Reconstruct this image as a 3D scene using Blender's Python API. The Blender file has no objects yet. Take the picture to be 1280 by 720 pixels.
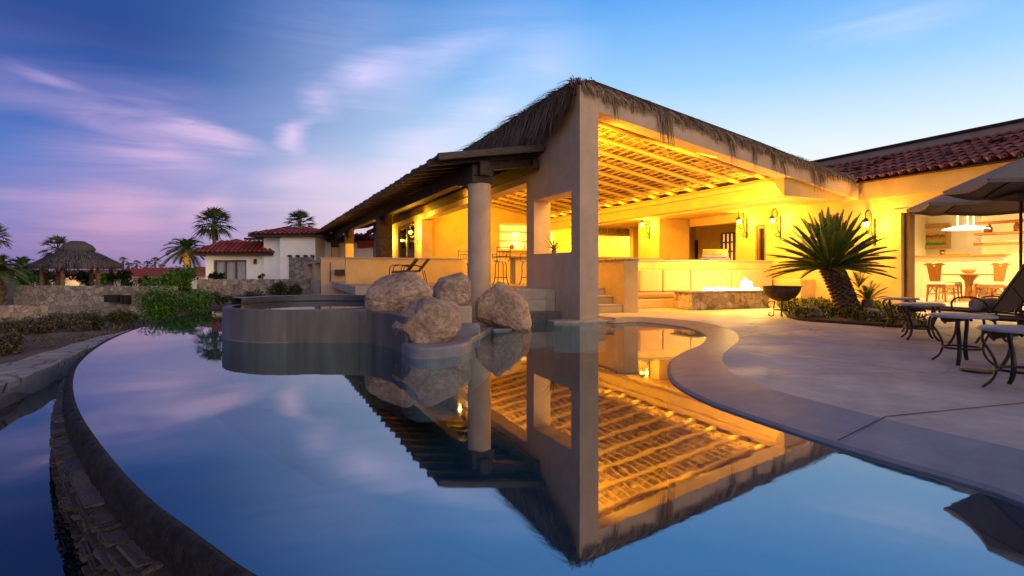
import bpy, math, random
from mathutils import Vector, Matrix
random.seed(7)
R = math.radians
PI = math.pi
scene = bpy.context.scene
COL = scene.collection

# ------------------------------------------------------------------ camera frame
FPX, HZ, CH = 711.0, 337.0, 1.10          # focal length (px of a 1280 frame), horizon row, eye height
TH = math.atan(295 / FPX)
FW = Vector((math.sin(TH), math.cos(TH), 0)); RT = Vector((math.cos(TH), -math.sin(TH), 0))

def ray(px):
    return FW + RT * ((px - 640) / FPX)
def PD(px, py, d):                         # point at a known distance
    p = ray(px) * d; return Vector((p.x, p.y, CH + d * (HZ - py) / FPX))
def PZ(px, py, z):                         # point on a level surface
    return PD(px, py, FPX * (CH - z) / (py - HZ))
def PX(px, py, X):
    return PD(px, py, X / ray(px).x)
def PY(px, py, Y):
    return PD(px, py, Y / ray(px).y)

# ------------------------------------------------------------------ mesh builder
class MB:
    def __init__(s): s.v = []; s.f = []; s.sm = []
    def add(s, vs, fs, smooth=False):
        o = len(s.v); s.v += [Vector(a) for a in vs]
        for q in fs: s.f.append([o + i for i in q]); s.sm.append(smooth)
        return s
    def box(s, x0, x1, y0, y1, z0, z1):
        return s.add([(x0,y0,z0),(x1,y0,z0),(x1,y1,z0),(x0,y1,z0),(x0,y0,z1),(x1,y0,z1),(x1,y1,z1),(x0,y1,z1)],
                     [(3,2,1,0),(4,5,6,7),(0,1,5,4),(1,2,6,5),(2,3,7,6),(3,0,4,7)])
    def bar(s, p0, p1, w, h, up=(0,0,1), w1=None, h1=None):
        p0 = Vector(p0); p1 = Vector(p1); d = (p1 - p0).normalized(); up = Vector(up)
        if abs(d.dot(up)) > .98: up = Vector((1,0,0))
        x = d.cross(up).normalized(); y = x.cross(d)
        w1 = w if w1 is None else w1; h1 = h if h1 is None else h1
        vs = []
        for p, a, b in ((p0, w, h), (p1, w1, h1)):
            for i, j in ((-1,-1),(1,-1),(1,1),(-1,1)): vs.append(p + x*(i*a/2) + y*(j*b/2))
        return s.add(vs, [(3,2,1,0),(4,5,6,7),(0,1,5,4),(1,2,6,5),(2,3,7,6),(3,0,4,7)])
    def tube(s, pts, r, n=8, smooth=True, closed=False, flat=None):
        pts = [Vector(p) for p in pts]; m = len(pts)
        rs = r if isinstance(r, (list, tuple)) else [r]*m
        rings = []; up = None
        for i in range(m):
            if closed: d = pts[(i+1) % m] - pts[i-1]
            else: d = pts[min(i+1, m-1)] - pts[max(i-1, 0)]
            d.normalize()
            if up is None:
                a = Vector((0,0,1)) if abs(d.z) < .9 else Vector((1,0,0))
                up = (a - d*a.dot(d)).normalized()
            else: 
                up = up - d*up.dot(d)
                up = up.normalized() if up.length > 1e-6 else Vector((0,0,1))
            x = d.cross(up)
            k1, k2 = flat if flat else (1, 1)
            rings.append([pts[i] + (x*math.cos(2*PI*j/n)*k1 + up*math.sin(2*PI*j/n)*k2)*rs[i] for j in range(n)])
        vs = [p for r_ in rings for p in r_]; fs = []
        for i in range(m if closed else m-1):
            b = (i+1) % m
            for j in range(n): fs.append((i*n+j, i*n+(j+1)%n, b*n+(j+1)%n, b*n+j))
        s.add(vs, fs, smooth)
        if not closed:
            s.add(rings[0], [tuple(range(n))[::-1]]); s.add(rings[-1], [tuple(range(n))])
        return s
    def cyl(s, p0, p1, r0, r1=None, n=16, smooth=True):
        return s.tube([p0, p1], [r0, r0 if r1 is None else r1], n, smooth)
    def lathe(s, prof, c=(0,0,0), n=24, smooth=True):
        c = Vector(c); vs = []; m = len(prof)
        for r, z in prof:
            for j in range(n): vs.append(c + Vector((r*math.cos(2*PI*j/n), r*math.sin(2*PI*j/n), z)))
        fs = [(i*n+j, i*n+(j+1)%n, (i+1)*n+(j+1)%n, (i+1)*n+j) for i in range(m-1) for j in range(n)]
        return s.add(vs, fs, smooth)
    def prism(s, poly, z0, z1):
        n = len(poly)
        if sum(poly[i][0]*poly[(i+1)%n][1]-poly[(i+1)%n][0]*poly[i][1] for i in range(n)) < 0: poly = poly[::-1]
        vs = [(p[0],p[1],z0) for p in poly] + [(p[0],p[1],z1) for p in poly]
        fs = [tuple(range(n))[::-1], tuple(range(n, 2*n))] + [(i,(i+1)%n,n+(i+1)%n,n+i) for i in range(n)]
        return s.add(vs, fs)
    def sheet(s, poly, z):
        n = len(poly)
        if sum(poly[i][0]*poly[(i+1)%n][1]-poly[(i+1)%n][0]*poly[i][1] for i in range(n)) < 0: poly = poly[::-1]
        return s.add([(p[0],p[1],z) for p in poly], [tuple(range(n))])
    def grid(s, rows, smooth=True, close=False):      # rows: lists of points
        n = len(rows[0]); fs = []
        for i in range(len(rows)-1):
            for j in range(n if close else n-1):
                k = (j+1) % n
                fs.append((i*n+j, i*n+k, (i+1)*n+k, (i+1)*n+j))
        return s.add([p for r_ in rows for p in r_], fs, smooth)
    def blade(s, p, d, side, length, w, droop=0.0, seg=2, tip=.25):
        p = Vector(p); d = Vector(d).normalized(); side = Vector(side).normalized(); vs = []
        for i in range(seg+1):
            t = i/seg; q = p + d*(length*t) + Vector((0,0,-droop*length*t*t)); ww = w*(1-(1-tip)*t)/2
            vs += [q - side*ww, q + side*ww]
        return s.add(vs, [(2*i,2*i+1,2*i+3,2*i+2) for i in range(seg)])
    def build(s, name, mat, parent=None, local=False, bevel=0, seg=2, recentre=True):
        vs = s.v; loc = Vector((0,0,0))
        if parent is not None and not local:
            M = full(parent).inverted(); vs = [M @ p for p in vs]
        if parent is None and recentre and vs:
            xs = [p.x for p in vs]; ys = [p.y for p in vs]; zs = [p.z for p in vs]
            loc = Vector(((min(xs)+max(xs))/2, (min(ys)+max(ys))/2, min(zs))); vs = [p - loc for p in vs]
        me = bpy.data.meshes.new(name); me.from_pydata([tuple(p) for p in vs], [], s.f)
        me.polygons.foreach_set('use_smooth', s.sm); me.materials.append(mat); me.update()
        o = bpy.data.objects.new(name, me); COL.objects.link(o); o.location = loc
        if parent is not None: o.parent = parent
        if bevel:
            b = o.modifiers.new('Bevel', 'BEVEL'); b.width = bevel; b.segments = seg; b.limit_method = 'ANGLE'; b.angle_limit = R(40)
        return o

def full(o):
    m = o.matrix_basis.copy()
    while o.parent is not None:
        o = o.parent; m = o.matrix_basis @ m
    return m
def tag(o, label=None, cat=None, group=None, kind=None):
    if label: o['label'] = label
    if cat: o['category'] = cat
    if group: o['group'] = group
    if kind: o['kind'] = kind
    return o
def thing(name, label, cat, loc=(0,0,0), rz=0.0, group=None):
    o = bpy.data.objects.new(name, None); COL.objects.link(o); o.empty_display_size = .2
    o.location = Vector(loc); o.rotation_euler = (0,0,rz)
    return tag(o, label, cat, group)
KIDS = {}
def children(o): return [c for c in list(COL.objects) if c.parent == o]
def copy_tree(o, loc=None, rz=None, label=None, parent=None):
    c = o.copy(); COL.objects.link(c)
    if parent is not None: c.parent = parent
    for ch in children(o):
        if ch != c: copy_tree(ch, parent=c)
    if loc is not None: c.location = Vector(loc)
    if rz is not None: c.rotation_euler = (0,0,rz)
    if label: c['label'] = label
    return c
def struct(o, kind='structure'): o['kind'] = kind; return o

# ------------------------------------------------------------------ materials
def srgb(r, g, b):
    f = lambda c: c/12.92 if c <= .04045 else ((c+.055)/1.055)**2.4
    return (f(r/255), f(g/255), f(b/255), 1)
def mk(name):
    m = bpy.data.materials.new(name); m.use_nodes = True
    nt = m.node_tree; return m, nt, nt.nodes['Principled BSDF']
def nd(nt, kind, **kw):
    n = nt.nodes.new(kind)
    for k, v in kw.items():
        if k in n.inputs: n.inputs[k].default_value = v
        else: setattr(n, k, v)
    return n
def rgba(c): return (c[0], c[1], c[2], 1)
def mat(name, c1, c2=None, scale=6, rough=.7, bump=0, bscale=None, metal=0, island=0, detail=6, spec=.3, big=0, stretch=None, dist=.02):
    m, nt, b = mk(name); L = nt.links.new
    c2 = c2 or c1
    tc = nd(nt, 'ShaderNodeTexCoord'); vec = tc.outputs['Object']
    if stretch:
        mp = nd(nt, 'ShaderNodeMapping'); mp.inputs['Scale'].default_value = stretch; L(vec, mp.inputs['Vector']); vec = mp.outputs['Vector']
    nz = nd(nt, 'ShaderNodeTexNoise', Scale=scale, Detail=detail, Roughness=.6); L(vec, nz.inputs['Vector'])
    rp = nd(nt, 'ShaderNodeValToRGB'); rp.color_ramp.elements[0].position = .3; rp.color_ramp.elements[1].position = .7
    rp.color_ramp.elements[0].color = rgba(c1); rp.color_ramp.elements[1].color = rgba(c2)
    fac = nz.outputs['Fac']
    if island:
        g = nd(nt, 'ShaderNodeNewGeometry'); mx = nd(nt, 'ShaderNodeMix'); mx.inputs[0].default_value = island
        L(fac, mx.inputs[2]); L(g.outputs['Random Per Island'], mx.inputs[3]); fac = mx.outputs[0]
        rp.color_ramp.elements[0].position = .1; rp.color_ramp.elements[1].position = .9
    L(fac, rp.inputs['Fac']); col = rp.outputs['Color']
    if big:
        n2 = nd(nt, 'ShaderNodeTexNoise', Scale=scale*.13, Detail=4, Roughness=.65); L(vec, n2.inputs['Vector'])
        mr = nd(nt, 'ShaderNodeMapRange'); mr.inputs[1].default_value = .3; mr.inputs[2].default_value = .72
        mr.inputs[3].default_value = 1-big; mr.inputs[4].default_value = 1+big*.5; L(n2.outputs['Fac'], mr.inputs[0])
        vm = nd(nt, 'ShaderNodeVectorMath', operation='SCALE'); L(col, vm.inputs[0]); L(mr.outputs[0], vm.inputs['Scale']); col = vm.outputs[0]
    L(col, b.inputs['Base Color'])
    b.inputs['Roughness'].default_value = rough; b.inputs['Metallic'].default_value = metal
    b.inputs['Specular IOR Level'].default_value = spec
    if bump:
        n3 = nd(nt, 'ShaderNodeTexNoise', Scale=bscale or scale*4, Detail=5, Roughness=.6); L(vec, n3.inputs['Vector'])
        bp = nd(nt, 'ShaderNodeBump', Strength=bump, Distance=dist); L(n3.outputs['Fac'], bp.inputs['Height']); L(bp.outputs[0], b.inputs['Normal'])
    return m
def stone_mat(name, cols, mortar, scale, rough=.85, edge=.06, bump=.9, squash=(1,1,1)):
    m, nt, b = mk(name); L = nt.links.new
    tc = nd(nt, 'ShaderNodeTexCoord'); mp = nd(nt, 'ShaderNodeMapping'); mp.inputs['Scale'].default_value = squash
    L(tc.outputs['Object'], mp.inputs['Vector'])
    nz = nd(nt, 'ShaderNodeTexNoise', Scale=scale*.9, Detail=3); L(mp.outputs[0], nz.inputs['Vector'])
    mx = nd(nt, 'ShaderNodeMix', data_type='VECTOR'); mx.inputs[0].default_value = .12
    L(mp.outputs[0], mx.inputs[4]); L(nz.outputs['Color'], mx.inputs[5])
    v1 = nd(nt, 'ShaderNodeTexVoronoi', Scale=scale); v2 = nd(nt, 'ShaderNodeTexVoronoi', Scale=scale, feature='DISTANCE_TO_EDGE')
    L(mx.outputs[1], v1.inputs['Vector']); L(mx.outputs[1], v2.inputs['Vector'])
    sp = nd(nt, 'ShaderNodeSeparateColor'); L(v1.outputs['Color'], sp.inputs[0])
    rp = nd(nt, 'ShaderNodeValToRGB'); rp.color_ramp.interpolation = 'LINEAR'
    els = rp.color_ramp.elements
    while len(els) < len(cols): els.new(.5)
    for i, c in enumerate(cols): els[i].position = i/(len(cols)-1); els[i].color = rgba(c)
    L(sp.outputs[0], rp.inputs['Fac'])
    fine = nd(nt, 'ShaderNodeTexNoise', Scale=scale*7, Detail=6, Roughness=.7); L(mp.outputs[0], fine.inputs['Vector'])
    mr = nd(nt, 'ShaderNodeMapRange'); mr.inputs[1].default_value=.3; mr.inputs[2].default_value=.7; mr.inputs[3].default_value=.7; mr.inputs[4].default_value=1.25
    L(fine.outputs['Fac'], mr.inputs[0])
    sc = nd(nt, 'ShaderNodeVectorMath', operation='SCALE'); L(rp.outputs['Color'], sc.inputs[0]); L(mr.outputs[0], sc.inputs['Scale'])
    ed = nd(nt, 'ShaderNodeMapRange'); ed.inputs[1].default_value = edge*.3; ed.inputs[2].default_value = edge; L(v2.outputs['Distance'], ed.inputs[0])
    m2 = nd(nt, 'ShaderNodeMix', data_type='RGBA'); m2.inputs[6].default_value = rgba(mortar)
    L(ed.outputs[0], m2.inputs[0]); L(sc.outputs[0], m2.inputs[7]); L(m2.outputs[2], b.inputs['Base Color'])
    ad = nd(nt, 'ShaderNodeMath', operation='MULTIPLY_ADD'); ad.inputs[1].default_value=.35; L(fine.outputs['Fac'], ad.inputs[0]); L(ed.outputs[0], ad.inputs[2])
    bp = nd(nt, 'ShaderNodeBump', Strength=bump, Distance=.03); L(ad.outputs[0], bp.inputs['Height']); L(bp.outputs[0], b.inputs['Normal'])
    b.inputs['Roughness'].default_value = rough; b.inputs['Specular IOR Level'].default_value = .2
    return m
def emit(name, c, s):
    m, nt, b = mk(name)
    b.inputs['Base Color'].default_value = rgba(c); b.inputs['Emission Color'].default_value = rgba(c); b.inputs['Emission Strength'].default_value = s
    return m

M = {}
M['plaster'] = mat('tan_plaster', (.54,.39,.255), (.64,.475,.325), 3, .85, .22, 22, big=.13, spec=.15)
M['house'] = mat('ochre_plaster', (.58,.39,.155), (.69,.49,.205), 2.5, .85, .2, 22, big=.16, spec=.15)
M['white'] = mat('white_plaster', (.80,.84,.86), (.88,.91,.92), 2, .85, .08, 40, big=.08, spec=.15)
M['deck'] = mat('deck_concrete', (.42,.36,.31), (.56,.49,.42), 5.5, .62, .14, 70, big=.34, spec=.3, detail=9)
def deck_mat():
    m = mat('deck_concrete', (.42,.37,.325), (.55,.49,.43), 5.5, .62, .14, 70, big=.30, spec=.3, detail=9); nt = m.node_tree; L = nt.links.new
    b = nt.nodes['Principled BSDF']; tc = nd(nt, 'ShaderNodeTexCoord')
    n1 = nd(nt, 'ShaderNodeTexNoise', Scale=1.1, Detail=6, Roughness=.65); L(tc.outputs['Object'], n1.inputs['Vector'])
    mr = nd(nt, 'ShaderNodeMapRange'); mr.inputs[1].default_value=.35; mr.inputs[2].default_value=.65; mr.inputs[3].default_value=.56; mr.inputs[4].default_value=.85
    L(n1.outputs['Fac'], mr.inputs[0]); L(mr.outputs[0], b.inputs['Roughness'])
    # hairline cracks and small specks
    wv = nd(nt, 'ShaderNodeMix', data_type='VECTOR'); wv.inputs[0].default_value=.22; n2 = nd(nt, 'ShaderNodeTexNoise', Scale=1.6, Detail=5); L(tc.outputs['Object'], n2.inputs['Vector']); L(tc.outputs['Object'], wv.inputs[4]); L(n2.outputs['Color'], wv.inputs[5])
    v = nd(nt, 'ShaderNodeTexVoronoi', Scale=.55, feature='DISTANCE_TO_EDGE'); L(wv.outputs[1], v.inputs['Vector'])
    c = nd(nt, 'ShaderNodeMapRange'); c.inputs[1].default_value=.002; c.inputs[2].default_value=.009; c.inputs[3].default_value=.72; L(v.outputs['Distance'], c.inputs[0])
    v2 = nd(nt, 'ShaderNodeTexVoronoi', Scale=7); L(tc.outputs['Object'], v2.inputs['Vector'])
    d = nd(nt, 'ShaderNodeMapRange'); d.inputs[1].default_value=.035; d.inputs[2].default_value=.07; d.inputs[3].default_value=.6; L(v2.outputs['Distance'], d.inputs[0])
    mu = nd(nt, 'ShaderNodeMath', operation='MULTIPLY'); L(c.outputs[0], mu.inputs[0]); L(d.outputs[0], mu.inputs[1])
    src = b.inputs['Base Color'].links[0].from_socket; vs = nd(nt, 'ShaderNodeVectorMath', operation='SCALE'); L(src, vs.inputs[0]); L(mu.outputs[0], vs.inputs['Scale']); L(vs.outputs[0], b.inputs['Base Color'])
    return m
M['deck'] = deck_mat()
M['lip'] = mat('smooth_lip_concrete', (.20,.185,.195), (.28,.26,.27), 5, .5, .08, 90, big=.2, spec=.35, detail=9)
M['step'] = mat('step_stone', (.38,.32,.26), (.50,.43,.34), 6, .6, .08, 80, big=.15)
M['tubwall'] = mat('wet_tub_plaster', (.11,.096,.086), (.20,.175,.155), 3, .55, .12, 40, big=.35, spec=.3, stretch=(1.6,1.6,.25))
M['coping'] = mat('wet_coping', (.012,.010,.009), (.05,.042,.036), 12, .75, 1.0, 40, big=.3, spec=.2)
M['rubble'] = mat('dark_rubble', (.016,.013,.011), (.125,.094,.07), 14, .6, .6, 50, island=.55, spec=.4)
M['mortar'] = mat('rubble_mortar', (.03,.027,.024), (.06,.05,.045), 20, .8)
M['kerb'] = mat('kerb_concrete', (.22,.22,.23), (.32,.32,.33), 3, .6, .1, 40, big=.15)
M['flag'] = stone_mat('kerb_flagstone', [(.30,.25,.20),(.42,.36,.28),(.36,.29,.24),(.48,.41,.33)], (.20,.17,.14), 2.6, edge=.05)
M['gardenwall'] = stone_mat('garden_wall_stone', [(.20,.15,.11),(.42,.34,.26),(.30,.23,.17),(.50,.42,.34),(.26,.19,.15)], (.30,.26,.22), 6.2, edge=.035, bump=1)
M['firestone'] = stone_mat('fire_pit_stone', [(.30,.18,.08),(.62,.47,.26),(.45,.30,.14),(.72,.58,.36),(.26,.15,.07)], (.34,.24,.12), 7.5, edge=.04, bump=.8)
M['greystone'] = stone_mat('grey_veneer_stone', [(.14,.14,.15),(.30,.29,.29),(.20,.20,.22)], (.10,.10,.10), 3.5, edge=.06)
M['thatch'] = mat('dry_palm_thatch', (.055,.036,.024), (.46,.32,.20), 30, .85, island=.8, spec=.1)
M['greythatch'] = mat('grey_aged_thatch', (.022,.020,.021), (.15,.13,.125), 30, .9, island=.8, spec=.1)
M['thatchbase'] = mat('thatch_mass', (.035,.026,.02), (.10,.075,.055), 40, .9, .8, 90, spec=.1)
M['leafceil'] = mat('woven_leaf_ceiling', (.20,.125,.055), (.54,.37,.19), 18, .8, island=.85, spec=.1)
M['ceilbase'] = mat('ceiling_thatch_layer', (.17,.105,.05), (.32,.21,.10), 25, .9, .5, 60)  # mid-brown thatch seen between the leaf strips
M['pole'] = mat('round_timber_pole', (.36,.22,.10), (.50,.33,.16), 9, .55, .2, 40, stretch=(.6,4,4))
M['darkwood'] = mat('dark_stained_timber', (.020,.011,.007), (.085,.048,.028), 9, .6, .35, 40, stretch=(1,1,1))
M['greywood'] = mat('weathered_grey_timber', (.045,.033,.027), (.15,.115,.09), 8, .75, .35, 40, stretch=(.5,5,5))
M['wood'] = mat('orange_timber', (.40,.15,.035), (.54,.23,.06), 8, .45, .1, 40, stretch=(3,3,.5))
M['brownwood'] = mat('brown_door_timber', (.10,.045,.018), (.19,.09,.038), 9, .45, .15, 50, stretch=(4,4,.5))
M['tile'] = mat('terracotta_barrel_tile', (.14,.045,.035), (.36,.12,.075), 5, .75, .3, 40, island=.75, spec=.2)
M['lit_eavetile'] = mat('lamplit_barrel_tile', (.60,.22,.07), (.80,.36,.13), 8, .7, .3, 40, island=.6, spec=.2)  # eave row: lamplight from below put into a brighter orange tile colour
M['redtile'] = mat('red_roof_tile', (.17,.03,.022), (.36,.075,.045), 3, .75, .2, 30, island=.7, spec=.2)
M['tilebed'] = mat('tile_bed', (.05,.02,.015), (.10,.04,.03), 10, .9)
M['boulder'] = mat('granite_boulder', (.38,.235,.145), (.76,.55,.375), 15, .8, 1.0, 34, big=.45, spec=.2, detail=12, dist=.035)
M['iron'] = mat('black_wrought_iron', (.012,.011,.010), (.03,.026,.022), 20, .45, .15, 60, metal=.3, spec=.5)
M['bowl'] = mat('rusty_iron_bowl', (.05,.032,.022), (.13,.08,.05), 10, .6, .25, 60, metal=.4)
M['tabletop'] = mat('pale_stone_top', (.30,.28,.26), (.42,.39,.36), 12, .4, .05, 60, big=.15)
M['sling'] = mat('brown_sling_fabric', (.085,.06,.045), (.12,.088,.066), 60, .85, .2, 400, spec=.1)
M['canopy'] = mat('taupe_parasol_canvas', (.30,.225,.145), (.36,.28,.19), 25, .9, .15, 300, spec=.1)
M['towel'] = mat('beige_towel', (.44,.36,.28), (.55,.46,.36), 30, .95, .4, 200, spec=.05)
M['cushion'] = mat('tan_cushion_canvas', (.50,.34,.18), (.58,.41,.23), 30, .9, .15, 250, spec=.1)
M['bolster'] = mat('brown_bolster_canvas', (.33,.19,.09), (.40,.24,.12), 30, .9, .15, 250, spec=.1)
M['leaf'] = mat('cycad_leaf', (.03,.06,.007), (.20,.27,.035), 5, .45, island=.7, spec=.4)
M['palmleaf'] = mat('palm_leaf', (.03,.055,.016), (.13,.17,.05), 5, .55, island=.7, spec=.3)
M['trunk'] = mat('palm_trunk', (.08,.05,.03), (.30,.20,.115), 14, .9, .9, 40, spec=.1)
M['hedge'] = mat('hedge_leaf', (.03,.095,.010), (.15,.31,.035), 4, .6, island=.75, spec=.3)
M['olive'] = mat('olive_leaf', (.04,.055,.016), (.13,.16,.045), 4, .65, island=.75, spec=.2)
M['dark'] = mat('dark_leaf', (.010,.020,.007), (.04,.06,.018), 4, .7, island=.75, spec=.2)
M['dry'] = mat('dry_scrub', (.055,.042,.026), (.22,.165,.10), 6, .9, island=.8, spec=.05)
M['cover'] = mat('ground_cover_leaf', (.02,.03,.007), (.12,.125,.03), 6, .6, island=.8, spec=.2)
M['flower'] = mat('magenta_bract', (.20,.015,.07), (.34,.03,.13), 6, .7, island=.7)
M['soil'] = mat('dry_soil', (.10,.075,.055), (.24,.18,.13), 1.6, .95, .6, 12, big=.3, spec=.05, detail=10)
M['bedsoil'] = mat('bed_soil', (.03,.02,.012), (.07,.045,.027), 9, .95, .6, 30)
M['rock'] = mat('bed_rock', (.16,.13,.11), (.34,.29,.25), 9, .85, .6, 30)
M['steel'] = mat('brushed_steel', (.45,.42,.38), (.60,.57,.52), 8, .28, metal=.85)
M['cream'] = mat('cream_render', (.70,.58,.40), (.78,.66,.48), 3, .8, .05, 60)
M['inwhite'] = mat('interior_white_paint', (.74,.66,.50), (.80,.72,.56), 3, .7)
M['granite'] = mat('brown_counter_stone', (.16,.10,.06), (.34,.22,.13), 30, .25, spec=.5)
M['slate'] = mat('dark_wet_step_tile', (.035,.035,.04), (.07,.068,.072), 6, .3, .1, 40, spec=.5)
M['frame'] = mat('gilt_frame', (.36,.20,.07), (.46,.28,.11), 20, .4)
M['curtain'] = mat('sheer_blue_curtain', (.36,.42,.50), (.50,.56,.64), 6, .8, .3, 8, stretch=(8,1,.3))
M['offwhite'] = mat('seat_pad_fabric', (.72,.66,.56), (.80,.74,.64), 20, .9)
M['dome'] = mat('blue_white_dome', (.42,.50,.60), (.58,.64,.70), 3, .7)
M['pool'] = mat('blue_grey_pool_plaster', (.015,.062,.075), (.028,.085,.10), 2.2, .7, .05, 20, big=.25)
M['basinfloor'] = mat('dark_basin_plaster', (.012,.018,.024), (.02,.03,.038), 2, .7)
M['plate'] = mat('dark_bronze_plate', (.035,.027,.022), (.06,.048,.04), 12, .4, metal=.6)
M['ceramic'] = mat('brown_ceramic', (.20,.09,.04), (.34,.17,.08), 10, .35)
M['glassdark'] = mat('dark_window_glass', (.012,.014,.018), (.02,.022,.028), 1, .06, spec=.6)
M['bulb'] = emit('lamp_glow', (1,.78,.38), 30)
M['lampglass'] = emit('lit_lantern_glass', (1,.66,.18), 5)
def flame_mat():
    m, nt, b = mk('gas_flame'); L = nt.links.new
    tc = nd(nt, 'ShaderNodeTexCoord'); sp = nd(nt, 'ShaderNodeSeparateXYZ'); L(tc.outputs['Object'], sp.inputs[0])
    rp = nd(nt, 'ShaderNodeValToRGB'); e = rp.color_ramp.elements
    e[0].position = .45; e[0].color = (1,.74,.36,1); e[1].position = .82; e[1].color = (1,.42,.07,1)
    L(sp.outputs['Z'], rp.inputs['Fac']); L(rp.outputs[0], b.inputs['Emission Color']); b.inputs['Emission Strength'].default_value = 9; b.inputs['Base Color'].default_value = (0,0,0,1)
    return m
M['flame'] = flame_mat()
M['pendant'] = emit('lit_pendant_shade', (1,.86,.55), 1.6)
M['led'] = emit('lit_led_strip', (1,.72,.25), 14)
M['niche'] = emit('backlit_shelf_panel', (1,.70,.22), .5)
M['garden_light'] = emit('garden_spot_glow', (1,.72,.22), 16)

def paint_mat():                           # a small landscape in oils: green field, ochre hills, pale sky
    m, nt, b = mk('landscape_painting'); L = nt.links.new
    tc = nd(nt, 'ShaderNodeTexCoord'); sp = nd(nt, 'ShaderNodeSeparateXYZ'); L(tc.outputs['Generated'], sp.inputs[0])
    nz = nd(nt, 'ShaderNodeTexNoise', Scale=7, Detail=5); L(tc.outputs['Generated'], nz.inputs['Vector'])
    ma = nd(nt, 'ShaderNodeMath', operation='MULTIPLY_ADD'); ma.inputs[1].default_value=.25; L(nz.outputs['Fac'], ma.inputs[0]); L(sp.outputs['Z'], ma.inputs[2])
    rp = nd(nt, 'ShaderNodeValToRGB'); els = rp.color_ramp.elements
    while len(els) < 7: els.new(.5)
    for i,(p,c) in enumerate([(0,(.03,.13,.01)),(.22,(.06,.22,.02)),(.36,(.42,.30,.05)),(.50,(.40,.20,.04)),(.66,(.12,.05,.03)),(.76,(.48,.32,.13)),(1,(.55,.44,.24))]):
        els[i].position = p; els[i].color = rgba(c)
    L(ma.outputs[0], rp.inputs['Fac']); L(rp.outputs[0], b.inputs['Base Color']); b.inputs['Roughness'].default_value = .5
    return m
M['painting'] = paint_mat()

def water_mat(name, tint, ior, rough, bump):
    m, nt, b = mk(name); L = nt.links.new; nt.nodes.remove(b)
    out = [n for n in nt.nodes if n.type == 'OUTPUT_MATERIAL'][0]
    tc = nd(nt, 'ShaderNodeTexCoord')
    nz = nd(nt, 'ShaderNodeTexNoise', Scale=2.2, Detail=3, Roughness=.5); L(tc.outputs['Object'], nz.inputs['Vector'])
    bp = nd(nt, 'ShaderNodeBump', Strength=bump, Distance=.02); L(nz.outputs['Fac'], bp.inputs['Height'])
    gl = nd(nt, 'ShaderNodeBsdfGlossy', Roughness=rough); gl.inputs['Color'].default_value = (.96,.97,1,1); L(bp.outputs[0], gl.inputs['Normal'])
    tr = nd(nt, 'ShaderNodeBsdfTransparent'); tr.inputs['Color'].default_value = rgba(tint)
    fr = nd(nt, 'ShaderNodeFresnel', IOR=ior); L(bp.outputs[0], fr.inputs['Normal'])
    ge = nd(nt, 'ShaderNodeNewGeometry'); up = nd(nt, 'ShaderNodeMath', operation='SUBTRACT'); up.inputs[0].default_value = 1; L(ge.outputs['Backfacing'], up.inputs[1])
    ff = nd(nt, 'ShaderNodeMath', operation='MULTIPLY'); L(fr.outputs[0], ff.inputs[0]); L(up.outputs[0], ff.inputs[1])   # no total reflection from below
    mx = nd(nt, 'ShaderNodeMixShader'); L(ff.outputs[0], mx.inputs[0]); L(tr.outputs[0], mx.inputs[1]); L(gl.outputs[0], mx.inputs[2])
    L(mx.outputs[0], out.inputs['Surface'])
    return m
M['water'] = water_mat('still_pool_water', (.50,.80,.88), 4.6, .022, .03)
M['tubwater'] = water_mat('still_tub_water', (.42,.55,.60), 3.2, .03, .04)
M['basinwater'] = water_mat('still_basin_water', (.25,.40,.50), 2.2, .03, .04)
def glass_mat(name, tint, f):
    m, nt, b = mk(name); L = nt.links.new; nt.nodes.remove(b)
    out = [n for n in nt.nodes if n.type == 'OUTPUT_MATERIAL'][0]
    gl = nd(nt, 'ShaderNodeBsdfGlossy', Roughness=.01); tr = nd(nt, 'ShaderNodeBsdfTransparent'); tr.inputs['Color'].default_value = rgba(tint)
    fr = nd(nt, 'ShaderNodeFresnel', IOR=f); mx = nd(nt, 'ShaderNodeMixShader')
    L(fr.outputs[0], mx.inputs[0]); L(tr.outputs[0], mx.inputs[1]); L(gl.outputs[0], mx.inputs[2]); L(mx.outputs[0], out.inputs['Surface'])
    return m
M['glass'] = glass_mat('clear_glass', (.94,.95,.95), 1.35)

def lamp(name, loc, power, col=(1,.49,.03), r=.05):
    l = bpy.data.lights.new(name, 'POINT'); l.energy = power; l.color = col; l.shadow_soft_size = r
    o = bpy.data.objects.new(name, l); o.location = Vector(loc); COL.objects.link(o); return o
def area(name, loc, target, sx, sy, power, col=(1,.49,.03)):
    l = bpy.data.lights.new(name, 'AREA'); l.energy = power; l.color = col; l.shape = 'RECTANGLE'; l.size = sx; l.size_y = sy
    o = bpy.data.objects.new(name, l); o.location = Vector(loc); COL.objects.link(o)
    o.rotation_euler = (Vector(target) - Vector(loc)).to_track_quat('-Z', 'Y').to_euler(); return o
K_CEIL=0.95; K_DOWN=0.62; K_ROOM=2.3
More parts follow.
